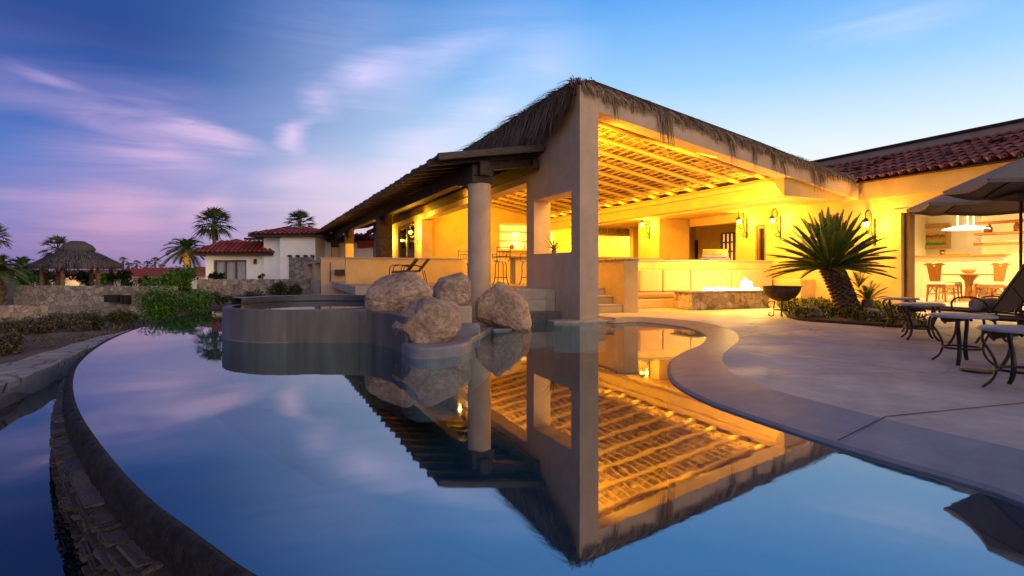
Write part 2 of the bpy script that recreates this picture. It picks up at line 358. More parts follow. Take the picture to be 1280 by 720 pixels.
# ------------------------------------------------------------------ camera, world
cam = bpy.data.cameras.new('camera'); cam.sensor_width = 36; cam.lens = 36*FPX/1280; cam.clip_start = .05; cam.clip_end = 20000
cam.shift_y = -(360-HZ)/1280
co = bpy.data.objects.new('camera', cam); COL.objects.link(co)
co.location = (0,0,CH); co.rotation_euler = (PI/2, 0, -TH); scene.camera = co
scene.render.resolution_x = 1024; scene.render.resolution_y = 576
scene.view_settings.view_transform = 'Standard'; scene.view_settings.look = 'None'
scene.view_settings.exposure = .4; scene.view_settings.gamma = 1; scene.view_settings.use_curve_mapping = False
cy = scene.cycles
cy.use_denoising = True; cy.denoiser = 'OPENIMAGEDENOISE'
cy.max_bounces = 8; cy.diffuse_bounces = 4; cy.glossy_bounces = 4; cy.transmission_bounces = 4; cy.transparent_max_bounces = 16
cy.caustics_reflective = False; cy.caustics_refractive = False; cy.sample_clamp_indirect = 4

def world():
    w = bpy.data.worlds.new('World'); scene.world = w; w.use_nodes = True
    nt = w.node_tree; L = nt.links.new
    for n in list(nt.nodes): nt.nodes.remove(n)
    out = nt.nodes.new('ShaderNodeOutputWorld'); bg = nd(nt, 'ShaderNodeBackground', Strength=1.0); L(bg.outputs[0], out.inputs[0])
    sky = nt.nodes.new('ShaderNodeTexSky'); sky.sky_type = 'NISHITA'; sky.sun_disc = False
    sky.sun_elevation = R(2); sky.sun_rotation = R(SUN_AZ)
    tc = nt.nodes.new('ShaderNodeTexCoord')
    nm = nd(nt, 'ShaderNodeVectorMath', operation='NORMALIZE'); L(tc.outputs['Generated'], nm.inputs[0])
    sp = nt.nodes.new('ShaderNodeSeparateXYZ'); L(nm.outputs[0], sp.inputs[0])
    def math_(op, a, b=None, c=None):
        n = nd(nt, 'ShaderNodeMath', operation=op)
        for i, x in enumerate((a, b, c)):
            if x is None: continue
            if isinstance(x, (int, float)): n.inputs[i].default_value = x
            else: L(x, n.inputs[i])
        return n.outputs[0]
    def ramp(fac, stops, interp='EASE'):
        r = nt.nodes.new('ShaderNodeValToRGB'); e = r.color_ramp.elements; r.color_ramp.interpolation = interp
        while len(e) < len(stops): e.new(.5)
        for i, (p, c) in enumerate(stops): e[i].position = p; e[i].color = c
        L(fac, r.inputs['Fac']); return r.outputs['Color']
    def mix(f, a, b, mode='MIX'):
        n = nd(nt, 'ShaderNodeMix', data_type='RGBA', blend_type=mode)
        if isinstance(f, (int, float)): n.inputs[0].default_value = f
        else: L(f, n.inputs[0])
        for i, x in ((6, a), (7, b)):
            if isinstance(x, tuple): n.inputs[i].default_value = x
            else: L(x, n.inputs[i])
        return n.outputs[2]
    az = math_('ARCTAN2', sp.outputs['X'], sp.outputs['Y'])
    el = math_('ARCSINE', sp.outputs['Z'])
    # towards the afterglow (beyond the house) the dusk is pale, away from it deep blue over a purple band
    glow = math_('ADD', math_('MULTIPLY', sp.outputs['X'], .90), math_('MULTIPLY', sp.outputs['Y'], .43))
    t = math_('SMOOTHSTEP', glow, None) if False else None
    mr = nd(nt, 'ShaderNodeMapRange', interpolation_type='SMOOTHSTEP'); L(glow, mr.inputs[0]); mr.inputs[1].default_value = .20; mr.inputs[2].default_value = .84
    t = mr.outputs[0]
    zc = math_('MAXIMUM', sp.outputs['Z'], 0.0)
    S = srgb
    left = ramp(zc, [(0,S(112,104,156)),(.08,S(98,104,172)),(.16,S(66,96,172)),(.24,S(10,70,152)),(.32,S(0,50,128)),(.6,S(36,66,126)),(1,S(84,88,136))], 'LINEAR')
    right = ramp(zc, [(0,S(232,196,192)),(.07,S(236,208,208)),(.14,S(226,220,226)),(.20,S(198,214,232)),(.30,S(140,186,230)),(.42,S(84,150,218)),(.7,S(64,106,178)),(1,S(84,88,136))], 'LINEAR')
    base = mix(t, left, right)
    # thin high cloud: noise on the dome, stretched along the wind
    cv = nt.nodes.new('ShaderNodeCombineXYZ'); L(az, cv.inputs[0]); L(el, cv.inputs[1])
    zz = math_('ADD', sp.outputs['Z'], .16)
    pv = nt.nodes.new('ShaderNodeCombineXYZ'); L(math_('DIVIDE', sp.outputs['X'], zz), pv.inputs[0]); L(math_('DIVIDE', sp.outputs['Y'], zz), pv.inputs[1])
    mp = nt.nodes.new('ShaderNodeMapping'); mp.inputs['Rotation'].default_value = (0,0,R(-38)); mp.inputs['Scale'].default_value = (.45,1.5,1); L(pv.outputs[0], mp.inputs['Vector'])
    n1 = nd(nt, 'ShaderNodeTexNoise', Scale=1.0, Detail=9, Roughness=.52, Distortion=.7); L(mp.outputs[0], n1.inputs['Vector'])
    cl = nd(nt, 'ShaderNodeMapRange', interpolation_type='SMOOTHSTEP'); L(n1.outputs['Fac'], cl.inputs[0]); cl.inputs[1].default_value = .44; cl.inputs[2].default_value = .72
    fade = math_('SUBTRACT', 1.0, math_('MULTIPLY', t, .72))
    lowc = nd(nt, 'ShaderNodeMapRange'); L(zc, lowc.inputs[0]); lowc.inputs[1].default_value=.34; lowc.inputs[2].default_value=.16
    f1 = math_('MULTIPLY', math_('MULTIPLY', cl.outputs[0], fade), math_('MULTIPLY', lowc.outputs[0], .42))
    # individual wisps: soft ellipses in azimuth/elevation, broken up by the noise
    mw = nt.nodes.new('ShaderNodeMapping'); mw.inputs['Rotation'].default_value = (0,0,R(-24)); mw.inputs['Scale'].default_value = (.55,3.6,1); L(cv.outputs[0], mw.inputs['Vector'])
    n2 = nd(nt, 'ShaderNodeTexNoise', Scale=4.5, Detail=9, Roughness=.62, Distortion=.9); L(mw.outputs[0], n2.inputs['Vector'])
    off = nd(nt, 'ShaderNodeVectorMath', operation='SUBTRACT'); L(n2.outputs['Color'], off.inputs[0]); off.inputs[1].default_value = (.5,.5,.5)
    sc = nd(nt, 'ShaderNodeVectorMath', operation='SCALE'); L(off.outputs[0], sc.inputs[0]); sc.inputs['Scale'].default_value = .085
    wv = nd(nt, 'ShaderNodeVectorMath', operation='ADD'); L(cv.outputs[0], wv.inputs[0]); L(sc.outputs[0], wv.inputs[1])
    def ae(px, py):
        d = ray(px) + Vector((0,0,(HZ-py)/FPX)); d.normalize()
        return math.atan2(d.x, d.y), math.asin(d.z)
    tot = None
    for (x0,y0),(x1,y1),wid,st in WISPS:
        a0,e0 = ae(x0,y0); a1,e1 = ae(x1,y1)
        m = nt.nodes.new('ShaderNodeMapping'); m.vector_type = 'TEXTURE'
        m.inputs['Location'].default_value = ((a0+a1)/2,(e0+e1)/2,0); m.inputs['Rotation'].default_value = (0,0,math.atan2(e1-e0,a1-a0))
        m.inputs['Scale'].default_value = (math.hypot(a1-a0,e1-e0)*.62, wid, 1)
        L(wv.outputs[0], m.inputs['Vector'])
        g = nd(nt, 'ShaderNodeTexGradient', gradient_type='SPHERICAL'); L(m.outputs[0], g.inputs[0])
        v = math_('MULTIPLY', math_('POWER', g.outputs['Fac'], 1.25), st)
        tot = v if tot is None else math_('ADD', tot, v)
    brk = nd(nt, 'ShaderNodeMapRange'); L(n2.outputs['Fac'], brk.inputs[0]); brk.inputs[1].default_value=.30; brk.inputs[2].default_value=.68; brk.inputs[3].default_value=.40; brk.inputs[4].default_value=1.45
    f2 = math_('MULTIPLY', tot, brk.outputs[0])
    fac = math_('MINIMUM', math_('ADD', f1, f2), .9)
    cl_col = mix(t, ramp(zc, [(0,S(158,122,164)),(.10,S(180,144,184)),(.22,S(182,154,198)),(.32,S(176,156,208)),(.5,S(130,130,200))], 'LINEAR'), ramp(zc, [(0,S(246,216,216)),(.12,S(236,222,236)),(.4,S(176,196,240))], 'LINEAR'))
    col = mix(fac, base, cl_col)
    # added fill: the unseen sky behind the viewer made brighter and warmer
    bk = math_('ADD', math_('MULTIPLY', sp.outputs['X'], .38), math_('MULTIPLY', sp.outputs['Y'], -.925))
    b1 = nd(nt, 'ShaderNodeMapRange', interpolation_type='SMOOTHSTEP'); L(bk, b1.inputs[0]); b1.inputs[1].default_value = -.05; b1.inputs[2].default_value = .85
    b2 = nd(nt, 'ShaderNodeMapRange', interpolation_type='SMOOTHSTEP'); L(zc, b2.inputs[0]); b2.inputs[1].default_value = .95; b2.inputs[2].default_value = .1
    col = mix(math_('MULTIPLY', b1.outputs[0], b2.outputs[0]), col, (BACK_FILL[0],BACK_FILL[1],BACK_FILL[2],1))
    add = mix(.02, col, sky.outputs[0], 'ADD')
    L(add, bg.inputs['Color'])
SUN_AZ = 158
BACK_FILL = (1.45,1.20,1.05)
WISPS = [((364,196),(380,140),.030,.80),((376,145),(410,98),.042,.70),((395,106),(510,74),.036,.75),((470,80),(640,44),.040,.50),((430,120),(560,86),.05,.38),
         ((205,146),(355,192),.024,.75),((120,150),(300,200),.07,.42),((20,205),(260,330),.24,.46),((0,128),(210,155),.022,.30),((40,170),(330,215),.045,.35),
         ((330,215),(480,262),.10,.45),((225,285),(290,228),.030,.60),((285,230),(440,216),.045,.50),((470,205),(640,110),.06,.50),((420,240),(560,190),.05,.40),
         ((0,72),(120,124),.018,.40),((40,300),(240,275),.08,.40),((1000,44),(1250,-6),.030,.50),((620,110),(760,40),.08,.38),((560,150),(660,110),.05,.35),
         ((300,70),(560,6),.15,.24),((520,60),(720,10),.08,.28)]
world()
sun = bpy.data.lights.new('sun', 'SUN'); sun.energy = .12; sun.angle = R(25); sun.color = (1,.72,.62)
so = bpy.data.objects.new('sun', sun); COL.objects.link(so)
sd = Vector((math.sin(R(SUN_AZ))*math.cos(R(6)), math.cos(R(SUN_AZ))*math.cos(R(6)), math.sin(R(6))))
so.rotation_euler = (-sd).to_track_quat('-Z','Y').to_euler(); so.location = sd*60

# ------------------------------------------------------------------ pool, basin, ground
def smooth(pts, n=6):                       # Catmull-Rom through 2-D points
    out = []
    for i in range(len(pts)-1):
        p0 = pts[max(i-1,0)]; p1 = pts[i]; p2 = pts[i+1]; p3 = pts[min(i+2,len(pts)-1)]
        for k in range(n):
            t = k/n
            out.append(tuple(.5*((2*p1[j])+(-p0[j]+p2[j])*t+(2*p0[j]-5*p1[j]+4*p2[j]-p3[j])*t*t+(-p0[j]+3*p1[j]-3*p2[j]+p3[j])*t**3) for j in (0,1)))
    out.append(tuple(pts[-1])); return out
def offset(pts, d):                         # to the left of the travel direction
    out = []
    for i in range(len(pts)):
        a = pts[max(i-1,0)]; b = pts[min(i+1,len(pts)-1)]
        t = Vector((b[0]-a[0], b[1]-a[1])).normalized(); out.append((pts[i][0]-t.y*d, pts[i][1]+t.x*d))
    return out
def px2(l, z): return [tuple(PZ(x,y,z).xy) for x,y in l]
EDGE = px2([(277,388),(240,392),(200,402),(170,411),(140,423),(115,438),(97,455),(90,472),(90,492),(97,515),(115,545),(150,590),(190,630),(230,660),(270,690),(310,718)], 0)
EDGE = smooth(EDGE + [(.23,1.73),(.75,1.05),(1.5,.45),(2.4,-.1),(3.3,-.45)], 6)     # infinity edge, far to near
RIM = [(6.30,10.60)]+px2([(768,404.5),(795,403),(830,406),(862,411),(882,420),(877,431),(856,440),(839,451),(834,463),(841,480),(876,501),(920,518),(1000,545),(1040,558),(1120,582),(1180,599),(1240,617),(1280,632)], 0)
RIM = smooth(RIM + [(3.06,.75),(3.1,.1),(3.3,-.45)], 6)                             # deck edge, far to near
FAR = [(6.6,10.4),(6.6,18),(2,18.3),(0,18),(-.8,17.6)]
POOL = EDGE + RIM[::-1] + FAR
OUT1 = offset(EDGE, -.02)
if sum((OUT1[30][k]-EDGE[30][k])*(EDGE[30][k]-(1.5,8)[k]) for k in (0,1)) < 0: SGN = 1
else: SGN = -1
E0 = EDGE
# outer kerb of the lower basin
KIN = smooth(px2([(170,413),(140,424),(108,437),(82,449),(50,464),(0,484)], -.28) + [(-2.8,6.6),(-2.55,5),(-2.3,3.8),(-2.1,2.4),(-1.9,0),(-1.2,-3),(2,-6),(8,-7)], 6)
KOUT = smooth(px2([(182,408),(150,415),(110,424),(60,439),(0,456)], -.28) + [(-3.95,8.0),(-3.8,6),(-3.55,4),(-3.3,2),(-3.1,0),(-2.4,-4),(1.5,-7.4),(9,-8.6)], 6)
KB = offset(KIN, 0)
BASIN = KIN + [(8,-5),(3.3,-.45)] + EDGE[::-1]

def inside(p, poly):
    c = False; j = len(poly)-1
    for i in range(len(poly)):
        if (poly[i][1] > p[1]) != (poly[j][1] > p[1]) and p[0] < (poly[j][0]-poly[i][0])*(p[1]-poly[i][1])/(poly[j][1]-poly[i][1])+poly[i][0]: c = not c
        j = i
    return c
HOUSEZONE = [(3.3,-.45)] + RIM[::-1] + [(6.6,10.4),(6.6,18),(2,18.3),(1,27),(30,30),(30,-8),(3.3,-8)]
def ground():
    xs = [-6000,-2000,-600,-200,-100,-60,-40] + [-30+.5*i for i in range(95)] + [20,30,60,120,300,900,3000,6000]
    ys = [-3000,-600,-100,-40,-20] + [-12+.5*i for i in range(75)] + [27,30,33,36,40,46,55,70,100,160,400,1200,4000,9000]
    rows = []
    for y in ys:
        row = []
        for x in xs:
            z = -.42 + .035*math.sin(x*1.7+y*.6)+.03*math.sin(y*2.3-x*.4)
            if y > 18: z -= min((y-18)*.006, .4)
            if y > 60: z = -.8
            if inside((x,y), POOL) or inside((x,y), BASIN) or inside((x,y), HOUSEZONE): z = -2.4
            row.append((x,y,z))
        rows.append(row)
    mb = MB(); mb.grid(rows)
    struct(mb.build('ground', M['soil'], recentre=False))
ground()
def wall_strip(mb, pts, z0, z1, flip=False):
    rows = [[(p[0],p[1],z0) for p in pts],[(p[0],p[1],z1) for p in pts]]
    mb.grid(rows if not flip else rows[::-1])
# pool shell: floor, deep well, shallow shelf that follows the infinity edge
mb = MB(); mb.sheet(POOL, -1.15); wall_strip(mb, E0, -1.15, -.012)
SH = offset(EDGE, -SGN*1.15)
mb.grid([[(p[0],p[1],-.34) for p in E0],[(p[0],p[1],-.38) for p in SH],[(p[0],p[1],-1.15) for p in SH]])
mb.prism(smooth(px2([(350,512),(378,565),(420,640),(440,720),(470,800),(660,800),(640,720),(600,650),(540,600),(460,560),(390,520),(350,512)],-.62),4), -1.3, -.62)
struct(mb.build('pool_basin', M['pool'], recentre=False))
mb = MB(); mb.sheet(POOL, 0.0); struct(mb.build('pool_water', M['water'], recentre=False))
mb = MB(); mb.sheet(KIN + [(9,-6.5),(3.3,-.45)] + offset(EDGE, SGN*.12)[::-1], -.53); struct(mb.build('basin_water', M['basinwater'], recentre=False))
mb = MB(); mb.sheet(KOUT + [(9,-6.5),(3.3,-.45)] + EDGE[::-1], -2.0); struct(mb.build('basin_floor', M['basinfloor'], recentre=False))
mb = MB(); n = len(KIN)
rows = [[(p[0],p[1],z) for p in o_] for o_, z in ((KIN,-2.0),(KIN,-.34),(offset(KIN,.0),-.30))]
mb.grid(rows)
struct(mb.build('basin_kerb', M['kerb'], recentre=False))
mb = MB()
def resample(pts, n):
    L_ = [0]
    for i in range(1,len(pts)): L_.append(L_[-1]+math.dist(pts[i],pts[i-1]))
    out = []
    for k in range(n):
        s = L_[-1]*k/(n-1); i = 1
        while i < len(pts)-1 and L_[i] < s: i += 1
        t = (s-L_[i-1])/max(L_[i]-L_[i-1],1e-9); out.append((pts[i-1][0]+(pts[i][0]-pts[i-1][0])*t, pts[i-1][1]+(pts[i][1]-pts[i-1][1])*t))
    return out
A_ = resample(KIN, 90); B_ = resample(KOUT, 90)
rows = [[],[],[],[]]
for i in range(90):
    a = Vector(A_[i]); b = Vector(B_[i]); d = (b-a).normalized()
    j = .012*math.sin(i*1.9)
    rows[0].append((a.x,a.y,-.36)); rows[1].append((a.x,a.y,-.275+j)); rows[2].append((b.x,b.y,-.285-j)); rows[3].append((b.x,b.y,-.7))
mb.grid(rows, smooth=False)
struct(mb.build('kerb_paving', M['flag'], recentre=False))

# infinity wall: concrete lip over rough rubble, built as one curved wall
wl = thing('pool_wall', 'curved dark infinity edge wall of rough rubble under a wet concrete lip', 'wall', (E0[60][0],E0[60][1],-2))
mb = MB()
def wob(pts, amp, k):
    return [(p[0]+amp*math.sin(i*.9+k)+amp*random.uniform(-1,1), p[1]+amp*math.cos(i*1.3+k)+amp*random.uniform(-1,1)) for i,p in enumerate(pts)]
F0 = resample(E0, 620)
def off2(d, amp): return [(p[0]+random.uniform(-amp,amp), p[1]+random.uniform(-amp,amp)) for p in offset(F0, SGN*d)]
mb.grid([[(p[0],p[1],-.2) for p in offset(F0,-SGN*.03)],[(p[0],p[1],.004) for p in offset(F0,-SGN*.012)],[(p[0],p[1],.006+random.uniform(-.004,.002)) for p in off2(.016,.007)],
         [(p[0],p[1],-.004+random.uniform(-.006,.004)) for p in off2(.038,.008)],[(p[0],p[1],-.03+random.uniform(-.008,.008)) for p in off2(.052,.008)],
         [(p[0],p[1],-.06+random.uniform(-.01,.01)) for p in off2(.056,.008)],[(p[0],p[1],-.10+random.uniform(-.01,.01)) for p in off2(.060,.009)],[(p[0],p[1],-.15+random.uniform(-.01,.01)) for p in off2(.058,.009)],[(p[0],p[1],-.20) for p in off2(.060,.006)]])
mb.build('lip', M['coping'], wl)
mb = MB(); G0 = offset(F0, SGN*.10); wall_strip(mb, G0, -2.0, -.185); mb.grid([[(p[0],p[1],-.185) for p in G0],[(p[0],p[1],-.175) for p in offset(F0, SGN*.05)]])
mb.build('backing', M['mortar'], wl)
mb = MB(); z = -.155
rs = random.Random(5)
LEN = sum(math.dist(F0[i],F0[i-1]) for i in range(1,len(F0)))
NS = 2600; FD = resample(E0, NS); FO = offset(FD, SGN*.095)
row = 0
while z > -.85:
    h = rs.uniform(.025,.07) if row else .045; s = int(NS*.2)
    while s < NS-30:
        w = max(4, int(rs.choice((.06,.09,.13,.2,.3))*rs.uniform(.7,1.3)/LEN*NS)); a = FO[s]; b = FO[min(s+w-1,NS-1)]
        t = Vector((b[0]-a[0],b[1]-a[1])); 
        if t.length < 1e-4: s += w; continue
        t.normalize(); nrm = Vector((-t.y,t.x))*SGN; pr = rs.uniform(.030,.052)+.006*row*.3; zb = z-h*rs.uniform(.8,1.05); zt = z - rs.uniform(.0,.02)
        g = .006; vs = []
        for (q, e) in ((Vector(a)+t*g,1),(Vector(b)-t*g,-1)):
            for zz in (zb+.008, zt):
                vs.append((q.x-nrm.x*.05,q.y-nrm.y*.05,zz))
            for zz in (zb+.018, zt-.012):
                pp = pr+rs.uniform(-.008,.008); vs.append((q.x+nrm.x*pp+t.x*e*.012,q.y+nrm.y*pp+t.y*e*.012,zz+rs.uniform(-.01,.01)))
        mb.add(vs, [(0,1,3,2),(4,6,7,5),(1,5,7,3),(0,2,6,4),(2,3,7,6)])
        s += w
    z -= h; row += 1
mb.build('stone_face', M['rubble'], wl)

# ------------------------------------------------------------------ deck
DECKZ = .10
INNER = offset(RIM, 0)
sgn2 = 1
t_ = offset(RIM, .5)
if not inside(t_[40], POOL): sgn2 = 1
else: sgn2 = -1
D1 = offset(RIM, sgn2*.035)
wid = [.16+min(max((i-8)/34,0),1)*.42 for i in range(len(RIM))]
D2 = []
for i in range(len(RIM)):
    q = offset(RIM, sgn2*wid[i])[i]; D2.append(q)
mb = MB()
mb.grid([[(p[0],p[1],-1.5) for p in RIM],[(p[0],p[1],.010) for p in RIM],[(p[0],p[1],.026) for p in D1],[(p[0],p[1],DECKZ) for p in D2]], smooth=False)
struct(mb.build('pool_coping', M['lip'], recentre=False))
DECK = D2 + [(3.6,-.6),(4,-9),(30,-9),(30,13.2),(6.34,13.2),(6.34,11.3)]
mb = MB(); mb.sheet(DECK, DECKZ); struct(mb.build('deck', M['deck'], recentre=False))
mb = MB()
def joint(a, b, w=.007):
    a = Vector((a.x,a.y)); b = Vector((b.x,b.y)); t = (b-a).normalized(); nrm = Vector((-t.y,t.x))*w
    mb.add([(a.x-nrm.x,a.y-nrm.y,DECKZ+.004),(b.x-nrm.x,b.y-nrm.y,DECKZ+.004),(b.x+nrm.x,b.y+nrm.y,DECKZ+.004),(a.x+nrm.x,a.y+nrm.y,DECKZ+.004)], [(0,1,2,3)])
joint(PZ(1108,521,DECKZ), PZ(1290,503,DECKZ)); joint(PZ(1290,503,DECKZ), PZ(1500,482,DECKZ)); a_, b_ = PZ(1047,553,.03), PZ(1108,521,DECKZ); t_ = (b_-a_).normalized(); n_ = Vector((-t_.y,t_.x,0)).normalized()*.006
mb.add([a_-n_+Vector((0,0,.012)),b_-n_+Vector((0,0,.006)),b_+n_+Vector((0,0,.006)),a_+n_+Vector((0,0,.012))], [(0,1,2,3)])
joint(PZ(905,425,DECKZ), PZ(1010,410,DECKZ), .005)
struct(mb.build('deck_joint', M['soil'], recentre=False))
c = PZ(1222,464.5,DECKZ)
dr = thing('drain_cover', 'flat dark oval drain lid set in the deck behind the nearest round table', 'drain cover', (c.x,c.y,DECKZ+.004))
MB().lathe([(.001,.012),(.13,.012),(.15,.006),(.152,0)], (0,0,0), 28).build('lid', M['plate'], dr, local=True)
mb = MB()
for k in range(5): mb.box(-.09,.09,-.075+.035*k,-.063+.035*k,.0125,.016)
mb.build('slot', M['bolster'], dr, local=True)
# ------------------------------------------------------------------ open palapa pavilion
PX0, PX1, PY0, PY1 = 5.89, 6.34, 10.48, 10.93
FL = .66                                     # raised floor of the pavilion
SL = .1845
def ceil_z(x): return 4.66 - SL*(x-6.34)
pav = thing('pavilion', 'open palapa pavilion with tall tan wall, sloping beam and shaggy thatched roof', 'pavilion', (PX0,PY0,-.3))
mb = MB()
mb.box(PX0,PX1,PY0,10.86,-.6,4.98); mb.box(PX0,PX1,10.86,12.78,-.6,1.48); mb.box(PX0,PX1,10.86,12.78,2.805,4.93); mb.box(PX0,PX1,12.78,13.23,-.6,4.93)
mb.box(PX0,PX1,13.23,24.5,3.31,4.93); mb.box(PX0,PX1,13.23,24.5,-.6,FL-.01)
mb.box(PX0,PX1,24.5,25.9,FL-.4,4.6); mb.box(PX0,PX1,25.9,29.7,3.35,4.6); mb.box(PX0,PX1,29.7,38,FL-.4,4.6)
mb.build('wall', M['plaster'], pav)
mb = MB()                                    # sloping front beam
vs = []
for y in (PY0+.004, PY1):
    vs += [(PX1,y,4.455),(14.38,y,2.97),(14.38,y,3.42),(PX1,y,4.93)]
mb.add(vs, [(0,1,2,3),(7,6,5,4),(0,4,5,1),(1,5,6,2),(2,6,7,3),(3,7,4,0)])
mb.build('front_beam', M['plaster'], pav, bevel=.012)
mb = MB(); fb_ = lambda x: 4.455-SL*(x-PX1)-.002
vs = [(11.86,y,z) for y in (PY0+.16,PY1+.001) for z in (2.97,fb_(11.86))]+[(14.37,y,z) for y in (PY0+.16,PY1+.001) for z in (2.95,fb_(14.37)-.001)]
mb.add(vs, [(0,1,5,4),(2,6,7,3),(0,2,3,1),(4,5,7,6),(0,4,6,2),(1,3,7,5)]); mb.build('beam_infill', M['house'], pav)
mb = MB()                                    # low beam that carries the foot of the roof
mb.box(11.97,12.36,PY1+.003,25,2.98,3.30); mb.box(11.90,12.36,PY1+.003,25,3.302,3.42)
mb.build('low_beam', M['house'], pav, bevel=.01)
MB().box(11.92,12.2,PY1+.003,25,3.423,3.50).build('wall_plate', M['pole'], pav)
mb = MB(); mb.box(12.363,14.9,PY1+.003,24,3.0,3.12); mb.build('soffit', M['house'], pav)
mb = MB(); mb.box(6.345,26,25,25.3,FL,4.6); mb.build('back_wall', M['house'], pav)
mb = MB(); mb.box(5.895,7.46,13.23,26,.1,FL); mb.box(7.462,14.45,13.21,26,.1,FL); mb.box(5.895,7.46,12.06,13.229,.1,FL-.004)
mb.build('raised_floor', M['step'], pav)
mb = MB(); mb.box(13.2,14.6,17.49,18.81,FL,2.997); mb.build('pier', M['house'], pav, bevel=.01)
# roof: slab, ceiling of woven leaf between battens, rafters
mb = MB(); vs = []
for y in (10.62, 25):
    vs += [(5.75,y,ceil_z(5.75)+.06),(14.3,y,ceil_z(14.3)+.06),(14.3,y,ceil_z(14.3)+.34),(11,y,ceil_z(11)+.46),(6.3,y,ceil_z(6.3)+.50),(5.72,y,ceil_z(5.72)+.28)]
mb.add(vs, [(0,1,2,3,4,5),(11,10,9,8,7,6)]+[(i,i+6,(i+1)%6+6,(i+1)%6) for i in range(6)])
mb.build('thatch_mass', M['thatchbase'], pav)
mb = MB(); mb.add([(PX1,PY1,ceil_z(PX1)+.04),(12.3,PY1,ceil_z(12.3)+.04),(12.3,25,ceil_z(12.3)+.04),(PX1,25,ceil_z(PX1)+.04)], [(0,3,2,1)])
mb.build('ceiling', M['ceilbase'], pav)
rd = random.Random(11)
mb = MB(); x = PX1+.05
while x < 12.0:                              # rows of folded palm leaf laid up the slope
    y = PY1+.04
    while y < 25:
        w = rd.uniform(.06,.12); ln = rd.uniform(.27,.36); a = rd.uniform(-.16,.16)+(.28 if int(y/.92)%2 else -.28)
        z = ceil_z(x)+.028-rd.uniform(0,.035)
        mb.blade((x,y,z), (math.cos(a),math.sin(a),-SL), (-math.sin(a),math.cos(a),rd.uniform(-.3,.3)), ln, w, 0, 1, rd.uniform(.7,1))
        y += w*rd.uniform(.7,1.0)
    x += .30
mb.build('leaf_lining', M['leafceil'], pav)
mb = MB(); x = PX1+.12
while x < 12.0:
    z = ceil_z(x)-.024; y = PY1
    pts = [(x+rd.uniform(-.007,.007), PY1+(25-PY1)*k/14, z+rd.uniform(-.004,.004)) for k in range(15)]
    mb.tube(pts, .016, 6); x += .235
tag(mb.build('batten', M['pole'], pav))
for k in range(16):
    y = 11.35+.92*k
    pts = [(PX1+(12.02-PX1)*j/6, y+rd.uniform(-.006,.006), ceil_z(PX1+(12.02-PX1)*j/6)-.085+rd.uniform(-.004,.004)) for j in range(7)]
    MB().tube(pts, .062, 8).build('rafter', M['pole'], pav)
# shaggy thatch
mb = MB(); rd = random.Random(3)
def tuft(n, p, sx, sy, d, ln, w, droop, side):
    for _ in range(n):
        mb.blade((p[0]+rd.uniform(-sx,sx), p[1]+rd.uniform(-sy,sy), p[2]+rd.uniform(-.04,.04)), (d[0]+rd.uniform(-.16,.16), d[1]+rd.uniform(-.16,.16), d[2]+rd.uniform(-.16,.16)),
                 (side[0],side[1],rd.uniform(-.4,.4)), ln*rd.uniform(.6,1.25), w*rd.uniform(.6,1.4), droop*rd.uniform(.6,1.4), 3, .2)
y = 10.62                                    # left eave, falling over the tall wall
while y < 25:
    near = max(0, 1-(y-10.6)/9)
    nn = int(10+14*near)
    grow = min(1, (y-10.5)/.9)*.55+.45
    tuft(nn, (5.78,y,4.98), .12, .05, (-.30,rd.uniform(-.12,.12),-.85), 0.70*grow, .036, .25, (0,1,0))
    tuft(nn//2, (6.15,y,5.14), .25, .05, (-.95,0,-.05), .60, .036, .5, (0,1,0))
    tuft(nn//2, (5.66,y,4.86), .08, .05, (-.06,rd.uniform(-.15,.15),-1), 0.50*grow, .028, .05, (0,1,0))
    y += .055+.03*(1-near)
x = 5.95                                     # front edge, combed over the sloping beam
while x < 14.2:
    f = 1-(x-6)/8.5; zt = ceil_z(x)+.30
    lump = .65+.35*math.sin(x*2.1)+.3*math.sin(x*5.3+1)
    L_ = .13+.12*lump
    tuft(6, (x,10.56,zt), .05, .09, (rd.uniform(-.1,.4),-.28,-.55), L_*.9, .020, .35, (1,0,0))
    tuft(4, (x,10.60,zt+.05), .05, .12, (.45,-.58,.0), .28, .028, .8, (1,0,0))
    tuft(3, (x,10.9,zt+.10), .05, .3, (.9,-.3,rd.uniform(-.25,-.02)), .36, .02, .3, (0,1,0))
    tuft(3, (x,10.47,zt-.05), .05, .02, (rd.uniform(-.12,.2),-.05,-1), L_*.85, .024, .05, (1,0,0))
    if rd.random() < .05: tuft(16, (x,10.46,zt-.08), .09, .02, (rd.uniform(-.1,.3),-.03,-1), rd.uniform(.3,.55), .022, .05, (1,0,0))
    x += .045
for xx, l_ in ((7.95,.62),(8.15,.66),(10.0,.5),(12.75,.55),(13.0,.45)): tuft(26, (xx,10.455,ceil_z(xx)+.16), .10, .025, (.06,-.02,-1), l_, .018, .05, (1,0,0))
tuft(60, (6.0,10.6,5.10), .25, .12, (-.5,-.5,.25), .30, .02, .7, (.7,-.7,0))
# slope behind the front edge
for _ in range(2600):
    xx = rd.uniform(5.9,13.9); yy = rd.uniform(10.6,13.5); zt = ceil_z(xx)+.40
    mb.blade((xx,yy,zt), (.9,rd.uniform(-.3,.3),rd.uniform(-.28,.08)), (0,1,rd.uniform(-.3,.3)), rd.uniform(.3,.6), .022, .1, 2, .2)
mb.build('thatch_fringe', M['thatch'], pav)
